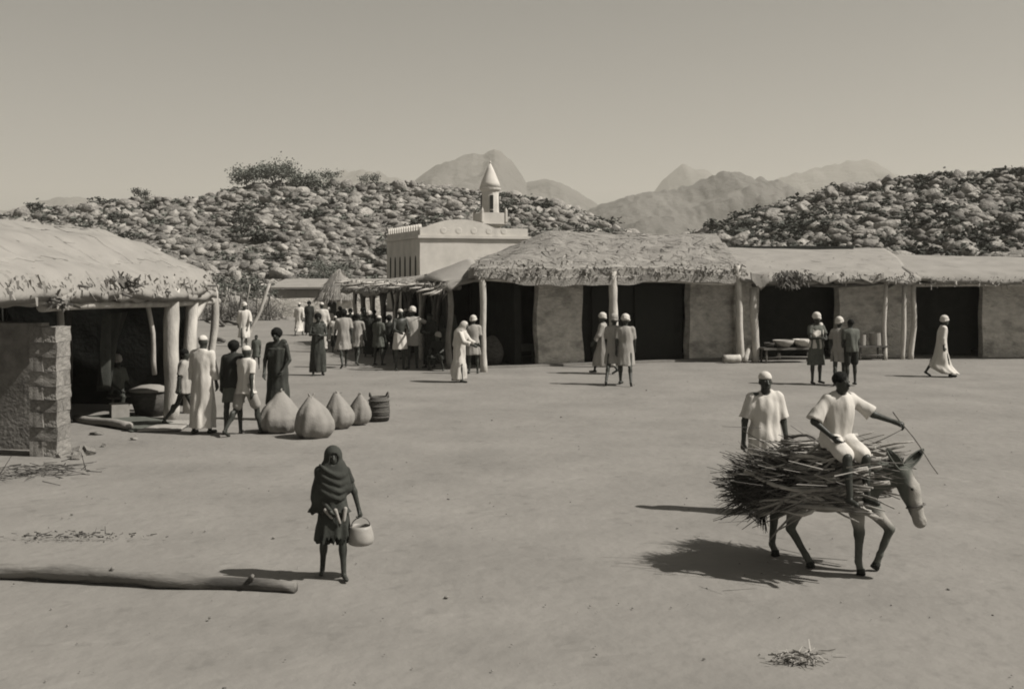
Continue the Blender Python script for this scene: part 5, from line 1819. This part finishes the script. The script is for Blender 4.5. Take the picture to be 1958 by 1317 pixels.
# --- more of the crowd, deeper in the lane and in the stall shade
person('small figure in white robe deep in the lane between the white and dark robes', 628, 655, 588, 190, [ROBE(hem=0.1)], 'turban', WALK2, 0.028, seed=60)
person('dark figure beside the low far wall, left of the thatched hut', 650, 652, 586, 150, [ROBE('cloth_d')], 'afro', STAND, 0.028, seed=61)
person('bushy-haired figure in grey wrap behind the two barelegged walkers', 694, 674, 588, 30, [DRAPE('cloth_g')], 'afro', FOLD, 0.026, seed=62)
person('dark-robed figure under the far end of the stall roof', 716, 672, 592, -20, [ROBE('cloth_d')], 'hair', STAND, 0.026, seed=63)
person('barechested youth in dark shorts between the grey smock and the white waist wrap', 744, 695, 600, 170, [SHORTS('cloth_d')], 'afro', WALK, 0.024, seed=64)
person('capped man in grey tunic shaded behind the man in the white waist wrap', 776, 686, 590, -10, [TUNIC('cloth_g')], 'cap', FOLD, 0.026, seed=65)
person('dark bulky figure squatting low in front of the stalls left of the veiled woman', 838, 706, 0, -15, [TUNIC('cloth_d', hem=0.2)], 'turban_p', dict(legs=((95, 14, 125), (95, 14, 125)), arms=((35, 8, 70, -15), (35, 8, 70, -15))), 0.022, H=1.6, seed=66)
# --- before the middle shop
person('turbaned man in a pale robe, left of the three before the thatched shop', 1153, 713, 598, 255, [ROBE('cloth_p', hem=0.12)], 'turban', WALK, 0.018, seed=24)
person('man in pale knee-length smock and turban, middle of the three before the thatched shop', 1174, 735, 599, 165, [TUNIC('cloth_p', hem=0.3)], 'turban_p', WALK, 0.018, seed=25)
person('turbaned man in pale smock, right of the three before the thatched shop', 1196, 736, 601, 175, [TUNIC('cloth_p', hem=0.28)], 'turban', WALK2, 0.018, seed=26)
person('dim figure in dark robe and cap in the shadow of the thatched shop', 1047, 697, 611, -20, [ROBE('cloth_d')], 'cap', STAND, 0.022, y_off=0.9, seed=27)
# --- before the right shop
person('turbaned man with white shoulder cloth and grey skirt, left of the bystanders', 1561, 733, 601, 15, [SHIRT('cloth_g', hem=0.52, sleeve=0.6), SKIRT('cloth_g', hem=0.27, fold=0.07), dict(kind='drape', name='shoulder_cloth', mat='cloth_w', hem=0.62, sleeve=0)], 'turban', FOLD, 0.018, seed=28)
person('turbaned man in pale shirt and pale wrap skirt, middle of the bystanders at the bowls', 1605, 735, 606, 165, [SHIRT('cloth_p', hem=0.5), SKIRT('cloth_p', hem=0.34, fold=0.1)], 'turban', WALK, 0.018, seed=29)
person('dark barelegged man partly hidden, right of the bystanders at the bowls', 1627, 736, 610, 190, [SHORTS('cloth_d', len=0.75), SHIRT('cloth_g', hem=0.55)], 'hair', STAND, 0.018, seed=30)
person('man in long white robe and big white turban walking alone past the last shop', 1800, 719, 604, 80, [ROBE(hem=0.05, flare=1.8)], 'turban', dict(legs=((18, 3, 6), (-22, 3, 10)), arms=((-8, 6, 4, 0), (-4, 6, 8, 0))), 0.018, lean=6, seed=31)
# --- inside the left shed
sx, sy = gpt(205, 800)
person('seated figure in grey cloth in the dark of the left shed', 0, 0, 0, 60, [TUNIC('cloth_g', hem=0.2)], 'turban_p', dict(legs=((80, 12, 85), (80, 12, 85)), arms=((20, 8, 60, -10), (20, 8, 60, -10)), seat=0.38), 0.020, H=1.65, loc=(sx - 0.35, sy + 1.5, 0), seed=32)
x_, y_ = sx - 0.35, sy + 1.5
st = thing('stool', 'low stool under the seated figure in the left shed', 'stool', (x_, y_, 0), 0.3)
link('seat', MB().lathe([(0.2, 0.24), (0.21, 0.26), (0.2, 0.28)], 14).mesh('seat'), M['pole_d'], st)
for k_ in range(3):
    a = k_ * 2.09
    pole('leg', (0.17 * math.cos(a), 0.17 * math.sin(a), -0.02), (0.13 * math.cos(a), 0.13 * math.sin(a), 0.25), 0.02, 0.02, M['pole_d'], st, 0.01, 3, 6, k_)

# ------------------------------------------------------------------ foreground: girl with the bucket
def girl():
    px, py = 637, 1101
    x, y = gpt(px, py)
    p = person('girl wrapped in a dark shawl and ragged skirt carrying a bucket across the sand', px, py, 852, 12,
               [SKIRT('shawl', hem=0.29, fold=0.10, nf=9, ragged=0.05, flare=2.2), dict(kind='shirt', name='blouse', mat='shawl', hem=0.5, sleeve=0.6)], None,
               dict(legs=((-8, 4, 8), (14, 4, 8)), arms=((10, 4, 40, -30), (4, 20, 6, 14)), curl=(0.5, 1.35)), 0.0095, detail=True, seed=40)
    q, T, hc, root = p['q'], p['T'], p['hc'], p['root']
    g = Sdf()
    g.el(hc + Vector((0, 0.01, 0.02)) , (0.095 * q, 0.115 * q, 0.125 * q), 0.03)
    g.rc(hc + Vector((0, 0.03, 0.0)), T(-0.02, 0.02, 0.42), 0.11 * q, 0.17 * q, 0.06)
    g.loft([T(0, 0, -0.06).z, T(0, 0, 0.1).z, T(0, 0, 0.25).z, T(0, 0, 0.40).z, T(0, 0, 0.50).z, T(0, 0, 0.56).z], [-0.03 * q, -0.03 * q, -0.035 * q, -0.02 * q, -0.01 * q, 0], [0.0] * 6,
           [0.185 * q, 0.20 * q, 0.22 * q, 0.205 * q, 0.165 * q, 0.12 * q], [0.17 * q, 0.18 * q, 0.19 * q, 0.18 * q, 0.15 * q, 0.11 * q], 0.05, amp=0.03, n=7, ph=1.0)
    for i in range(4):                                   # swags of cloth across the front
        z = 0.14 + i * 0.10
        for t in range(8):
            a0, a1 = -0.9 + t * 0.23, -0.9 + (t + 1) * 0.23
            f = lambda a: T(0.20 * math.sin(a) - 0.02, -0.175 * math.cos(a), z + 0.10 * (abs(a - 0.5)) ** 1.3 - 0.02)
            g.rc(f(a0), f(a1), 0.022 * q, 0.022 * q, 0.022)
    g.rc(T(0.08, -0.02, 0.48), T(0.195, -0.01, 0.24), 0.09 * q, 0.07 * q, 0.06)
    g.rc(T(-0.10, -0.02, 0.46), T(-0.205, -0.01, 0.12), 0.09 * q, 0.085 * q, 0.06)
    # trailing tails of the shawl on her right
    g.rc(T(-0.20, 0.03, 0.05), T(-0.27, 0.05, -0.10), 0.05 * q, 0.02 * q, 0.05)
    g.rc(T(-0.20, 0.0, 0.03), T(-0.33, 0.06, -0.07), 0.04 * q, 0.012 * q, 0.04)
    g.el(hc + Vector((0.005, -0.12 * q, -0.01)), (0.058 * q, 0.09 * q, 0.082 * q), 0.0, 's')
    link('shawl', g.mesh('shawl', 0.011, [(0.005, 22, 4)]), M['shawl'], root)
    # pale knotted cloth ends at the waist
    for i, (a, b) in enumerate([((-0.11, -0.19, 0.0), (-0.03, -0.22, -0.10)), ((0.02, -0.20, -0.01), (0.08, -0.21, -0.18)), ((0.15, -0.17, 0.0), (0.13, -0.19, -0.15))]):
        gg = Sdf()
        gg.rc(T(*a), T(*b), 0.028 * q, 0.018 * q, 0.02)
        link('cloth_end', gg.mesh('cloth_end', 0.009, [(0.004, 30, i)]), M['cloth_p'], root)
    # bucket hanging from her left hand
    w, d = p['wrist'][1], p['hand_dir'][1]
    Rz = Matrix.Rotation(math.radians(12), 3, 'Z')
    grip = Vector((x, y, 0)) + Rz @ (w + d * 0.095 * q)
    bk = thing('bucket', 'pale round-bellied bucket hanging from the hand of the girl in the dark shawl', 'bucket', (grip.x + 0.0, grip.y, grip.z - 0.27), 0.4)
    bk.scale = (0.87, 0.87, 0.87)
    link('pail', MB().lathe([(0.105, 0), (0.135, 0.015), (0.148, 0.06), (0.142, 0.12), (0.122, 0.18), (0.112, 0.21), (0.104, 0.21), (0.112, 0.17), (0.13, 0.06), (0.02, 0.03)], 28).mesh('pail', True), M['tin'], bk)
    pts = [(0.108 * math.cos(a), 0, 0.195 + 0.105 * math.sin(a)) for a in np.linspace(0, math.pi, 13)]
    link('handle', MB().tube(pts, 0.006, 6).mesh('handle', True), M['pole_d'], bk)
    for sx_ in (-1, 1):
        link('lug', MB().box((sx_ * 0.114, 0, 0.19), (0.014, 0.03, 0.03)).mesh('lug'), M['tin'], bk)
girl()

# ------------------------------------------------------------------ man walking behind the donkey
person('capped man in a knee-length white smock walking behind the donkey', 1462, 978, 709, 8, [TUNIC('cloth_w', hem=0.24, sleeve=0.9, cuff=0.085, flare=1.2, nf=6)], 'cap',
       dict(legs=((10, 3, 8), (-6, 3, 4)), arms=((-4, 14, 6, 6), (2, 12, 16, 4)), curl=(0.6, 0.5)), 0.0105, detail=True, seed=41)

# ================================================================== DONKEY, FIREWOOD, RIDER
DX, DY, DR = 3.11, 10.95, math.radians(-34)
def donkey():
    root = thing('donkey', 'grey donkey walking to the right under a huge load of firewood', 'donkey', (DX, DY, 0), DR)
    s = Sdf()
    s.el((0.30, 0, 0.80), (0.24, 0.165, 0.24), 0.08)
    s.el((-0.02, 0, 0.77), (0.38, 0.20, 0.235), 0.08)
    s.el((-0.40, 0, 0.83), (0.23, 0.175, 0.215), 0.08)
    s.rc((-0.35, 0, 0.93), (0.28, 0, 0.95), 0.09, 0.09, 0.08)
    s.rc((0.38, 0, 0.86), (0.56, 0, 0.96), 0.155, 0.125, 0.07)
    s.rc((0.56, 0, 0.96), (0.76, 0, 0.99), 0.125, 0.085, 0.06)
    # head
    s.rc((0.76, 0, 0.985), (0.83, 0, 0.83), 0.098, 0.092, 0.04)
    s.rc((0.83, 0, 0.86), (0.915, 0, 0.58), 0.090, 0.056, 0.04)
    s.el((0.925, 0, 0.555), (0.060, 0.060, 0.062), 0.03)
    s.rc((0.80, 0, 0.86), (0.865, 0, 0.66), 0.06, 0.035, 0.04)
    for y in (-1, 1):
        s.el((0.865, y * 0.075, 0.875), (0.03, 0.018, 0.028), 0.02)
        s.el((0.978, y * 0.03, 0.56), (0.014, 0.010, 0.018), 0, 's')
    def leg(pts, rad, k=0.04):
        for i in range(len(pts) - 1):
            s.rc(pts[i], pts[i + 1], rad[i], rad[i + 1], k if i < 2 else 0.02)
    leg([(0.34, -0.10, 0.72), (0.385, -0.115, 0.40), (0.375, -0.115, 0.12), (0.395, -0.115, 0.045)], [0.10, 0.046, 0.031, 0.036])
    leg([(0.36, 0.10, 0.72), (0.44, 0.115, 0.60), (0.615, 0.115, 0.425), (0.515, 0.115, 0.16), (0.49, 0.115, 0.085)], [0.10, 0.075, 0.044, 0.030, 0.035])
    leg([(-0.40, -0.09, 0.78), (-0.24, -0.13, 0.58), (-0.30, -0.125, 0.36), (-0.14, -0.125, 0.11), (-0.10, -0.125, 0.045)], [0.15, 0.095, 0.045, 0.030, 0.036])
    leg([(-0.42, 0.09, 0.78), (-0.36, 0.13, 0.58), (-0.56, 0.125, 0.41), (-0.585, 0.125, 0.11), (-0.555, 0.125, 0.045)], [0.15, 0.095, 0.045, 0.030, 0.036])
    s.rc((-0.60, 0, 0.88), (-0.66, 0.0, 0.66), 0.03, 0.022, 0.03)
    s.rc((-0.66, 0.0, 0.66), (-0.66, 0.02, 0.50), 0.022, 0.018, 0.02)
    body = link('body', s.mesh('body', 0.0125, [(0.003, 40, 3)]), donkey_fur(), root)
    for p in ((0.40, -0.115, 0), (-0.095, -0.125, 0), (-0.55, 0.125, 0)):
        link('hoof', MB().lathe([(0.046, 0.0), (0.038, 0.055), (0.03, 0.06)], 12, p).mesh('hoof', True), M['hoof'], root)
    h = link('hoof', MB().lathe([(0.046, -0.03), (0.038, 0.03), (0.03, 0.035)], 12).mesh('hoof', True), M['hoof'], root, (0.478, 0.115, 0.05), (0, math.radians(25), 0))
    # ears: hollow leaf shapes with dark tips
    def ear(base, tip, open_dir):
        base, tip = Vector(base), Vector(tip)
        d = (tip - base)
        L = d.length
        d.normalize()
        o = Vector(open_dir)
        o = (o - d * o.dot(d)).normalized()
        w = d.cross(o)
        vs, fs = [], []
        n, m = 9, 8
        for i in range(n + 1):
            t = i / n
            wd = 0.037 * math.sin(math.pi * min(1, 0.22 + 0.78 * t)) ** 0.8 + 0.002
            for j in range(m + 1):
                a = -1.9 + 3.8 * j / m
                vs.append(base + d * L * t + w * wd * math.sin(a) - o * wd * (math.cos(a) - 0.2))
        for i in range(n):
            for j in range(m):
                q = i * (m + 1) + j
                fs.append((q, q + 1, q + m + 2, q + m + 1))
        me = new_mesh('ear', [tuple(v) for v in vs], fs, True)
        e = link('ear', me, M['fur'], root)
        sol = e.modifiers.new('thick', 'SOLIDIFY')
        sol.thickness = 0.010
        g = Sdf()
        g.rc(tip - d * 0.055, tip + d * 0.003, 0.02, 0.007, 0.01)
        link('ear_tip', g.mesh('ear_tip', 0.009), M['fur_d'], e)
    ear((0.775, 0.06, 1.05), (0.90, 0.24, 1.21), (0.6, -0.3, 0.4))
    ear((0.765, -0.055, 1.055), (0.66, -0.16, 1.24), (0.7, -0.3, 0.0))
    for y in (-1, 1):
        g = Sdf()
        g.el((0.872, y * 0.086, 0.872), (0.016, 0.013, 0.016), 0)
        link('eye', g.mesh('eye', 0.004), M['slot'], root)
    # bristle mane and tail tuft
    r = np.random.default_rng(5)
    n = 260
    t = r.uniform(0, 1, n)
    P = np.stack([0.34 + 0.43 * t, r.normal(size=n) * 0.012, 1.0 + 0.075 * t], axis=1)
    v, f = blades(P, np.stack([r.normal(size=n) * 0.2 - 0.1, r.normal(size=n) * 0.25, np.ones(n)], axis=1), r.uniform(0.05, 0.09, n), 0.012, 2)
    stuff(link('mane', new_mesh('mane', v, f), M['fur_d'], root))
    n = 90
    P = np.stack([-0.66 + r.normal(size=n) * 0.012, 0.02 + r.normal(size=n) * 0.012, 0.54 + r.normal(size=n) * 0.03], axis=1)
    v, f = blades(P, np.stack([r.normal(size=n) * 0.12, r.normal(size=n) * 0.12, -np.ones(n)], axis=1), r.uniform(0.12, 0.26, n), 0.012, 3)
    stuff(link('tail_tuft', new_mesh('tail_tuft', v, f), M['fur_d'], root))
    # rope halter
    def loop(c, ax, r1, r2):
        ax = Vector(ax).normalized()
        a = Vector((0, 1, 0))
        b = ax.cross(a)
        return [Vector(c) + a * r1 * math.cos(t) + b * r2 * math.sin(t) for t in np.linspace(0, 2 * math.pi, 17)]
    link('halter', MB().tube(loop((0.885, 0, 0.70), (0.3, 0, -1), 0.082, 0.088), 0.008, 6).mesh('halter', True), M['rope'], root)

def donkey_fur():
    m = M['fur']
    m2 = m.copy()
    m2.name = 'donkey_coat'
    nt = m2.node_tree
    bs = [n for n in nt.nodes if n.type == 'BSDF_PRINCIPLED'][0]
    old = bs.inputs['Base Color'].links[0].from_socket
    tc = [n for n in nt.nodes if n.type == 'TEX_COORD'][0]
    sp = nt.nodes.new('ShaderNodeSeparateXYZ')
    nt.links.new(tc.outputs['Object'], sp.inputs[0])
    def rng(sock, a, b):
        mr = nt.nodes.new('ShaderNodeMapRange')
        mr.interpolation_type = 'SMOOTHSTEP'
        mr.inputs['From Min'].default_value = a
        mr.inputs['From Max'].default_value = b
        nt.links.new(sock, mr.inputs['Value'])
        return mr.outputs[0]
    b1 = rng(sp.outputs['Z'], 0.64, 0.54)
    b2 = rng(sp.outputs['Z'], 0.40, 0.52)
    bm2 = nt.nodes.new('ShaderNodeMath')
    bm2.operation = 'MULTIPLY'
    nt.links.new(b1, bm2.inputs[0])
    nt.links.new(b2, bm2.inputs[1])
    belly = bm2.outputs[0]
    face = rng(sp.outputs['X'], 0.83, 0.88)
    mx = nt.nodes.new('ShaderNodeMath')
    mx.operation = 'MAXIMUM'
    nt.links.new(belly, mx.inputs[0])
    nt.links.new(face, mx.inputs[1])
    muz = rng(sp.outputs['X'], 0.925, 0.955)
    mixn = nt.nodes.new('ShaderNodeMix')
    mixn.data_type = 'RGBA'
    mixn.inputs['B'].default_value = (0.235, 0.226, 0.205, 1)
    nt.links.new(mx.outputs[0], mixn.inputs['Factor'])
    nt.links.new(old, mixn.inputs['A'])
    nt.links.new(mixn.outputs['Result'], bs.inputs['Base Color'])
    return m2
donkey()

def firewood():
    root = thing('firewood_load', 'great load of crooked firewood sticks tied across the donkey', 'firewood', (DX, DY, 0), DR)
    r = random.Random(12)
    meshes = []
    for i in range(12):
        mb = MB()
        pts, rad = crooked((-0.5, 0, 0), (0.5, 0, 0), 0.012, 0.005, 0.03, 8, 5, 500 + i, 0.25)
        v, f = tube_geo(pts, rad, 5)
        meshes.append(new_mesh('stick', v, f, True))
        meshes[-1].materials.append(M['stick'])
    def put(c, yaw, pitch, L, th):
        o = link('stick', r.choice(meshes), None, root, c, (r.uniform(0, 6.28), -pitch, yaw), (L * r.choice((-1, 1)), th, th))
        return o
    for i in range(296):
        b = r.random()
        a, q = r.uniform(0, 6.28), math.sqrt(r.random())
        if b < 0.46:        # near flank
            y, z = -0.35 + 0.13 * q * math.cos(a), 0.81 + 0.18 * q * math.sin(a)
            x = r.uniform(-0.20, 0.08)
            put((x, y, z), r.gauss(0.03, 0.2), r.gauss(0.22, 0.22), r.uniform(0.45, 1.4), r.uniform(0.7, 2.7))
        elif b < 0.76:      # on top
            y, z = 0.34 * q * math.cos(a), 1.10 + 0.14 * q * math.sin(a)
            x = r.uniform(-0.18, 0.22)
            put((x, y, z), r.gauss(0, 0.4), r.gauss(0.12, 0.11), r.uniform(0.4, 1.1), r.uniform(0.9, 2.0))
        else:               # far flank
            y, z = 0.38 + 0.15 * q * math.cos(a), 0.86 + 0.24 * q * math.sin(a)
            x = r.uniform(-0.20, 0.12)
            put((x, y, z), r.gauss(-0.02, 0.14), r.gauss(0.18, 0.17), r.uniform(0.7, 1.5), r.uniform(0.8, 2.0))
    rn = np.random.default_rng(31)
    n = 2600
    side = rn.choice([-1, -1, 1], n)
    P = np.stack([rn.uniform(-0.66, -0.1, n), side * (0.36 + rn.normal(size=n) * 0.09), 0.82 + rn.normal(size=n) * 0.11], axis=1)
    P[:, 2] += (P[:, 0] + 0.5) * 0.22
    D = np.stack([-np.ones(n), rn.normal(size=n) * 0.42, rn.normal(size=n) * 0.42 - 0.2], axis=1)
    v, f = blades(P, D, rn.uniform(0.12, 0.42, n), 0.012, 6)
    stuff(link('fine_twigs', new_mesh('fine_twigs', v, f), M['twig'], root))
    n = 500
    P = np.stack([rn.uniform(-0.5, 0.5, n), rn.normal(size=n) * 0.36, 1.02 + rn.normal(size=n) * 0.08], axis=1)
    D = np.stack([rn.choice([-1, 1], n) * 1.0, rn.normal(size=n) * 0.3, rn.normal(size=n) * 0.2 + 0.05], axis=1)
    v, f = blades(P, D, rn.uniform(0.15, 0.45, n), 0.014, 7)
    stuff(link('splinters', new_mesh('splinters', v, f), M['straw'], root))
    for x in (-0.45, 0.22):
        pts = []
        for t in np.linspace(0, 2 * math.pi, 33):
            pts.append((x + 0.03 * math.sin(3 * t), 0.47 * math.cos(t), 0.90 + 0.30 * math.sin(t) + x * 0.18))
        link('rope', MB().tube(pts, 0.009, 6).mesh('rope', True), M['rope'], root)
firewood()

def rider():
    R = Matrix.Rotation(DR, 3, 'Z')
    b = Vector((DX, DY, 0)) + R @ Vector((0.20, -0.27, 0))
    p = person('boy in a white shirt riding sideways on top of the firewood load', 0, 0, 0, 20, [SHIRT('cloth_w', hem=0.8, sleeve=0.95, cuff=0.095, fat=1.02, nf=5), SHORTS('cloth_w', len=0.82)], 'hair',
               dict(legs=((70, 8, 58), (68, 2, 66)), arms=((2, 34, 45, -30), (38, 40, 60, 50)), seat=1.315, curl=(0.6, 1.2)), 0.0105, H=1.46, loc=(b.x, b.y, 0), detail=True, seed=50, lean=8, head_turn=15)
    Rp = Matrix.Rotation(math.radians(20), 3, 'Z')
    g = Vector((b.x, b.y, 0)) + Rp @ (p['wrist'][1] + p['hand_dir'][1] * 0.085 * p['q'])
    o = pole('riding_switch', g + Vector((-0.08, 0.03, 0.12)), g + Vector((0.32, -0.05, -0.46)), 0.008, 0.005, M['stick'], None, 0.02, 7, 6, 9)
    tag(o, 'thin switch held by the boy riding the donkey', 'stick')
rider()
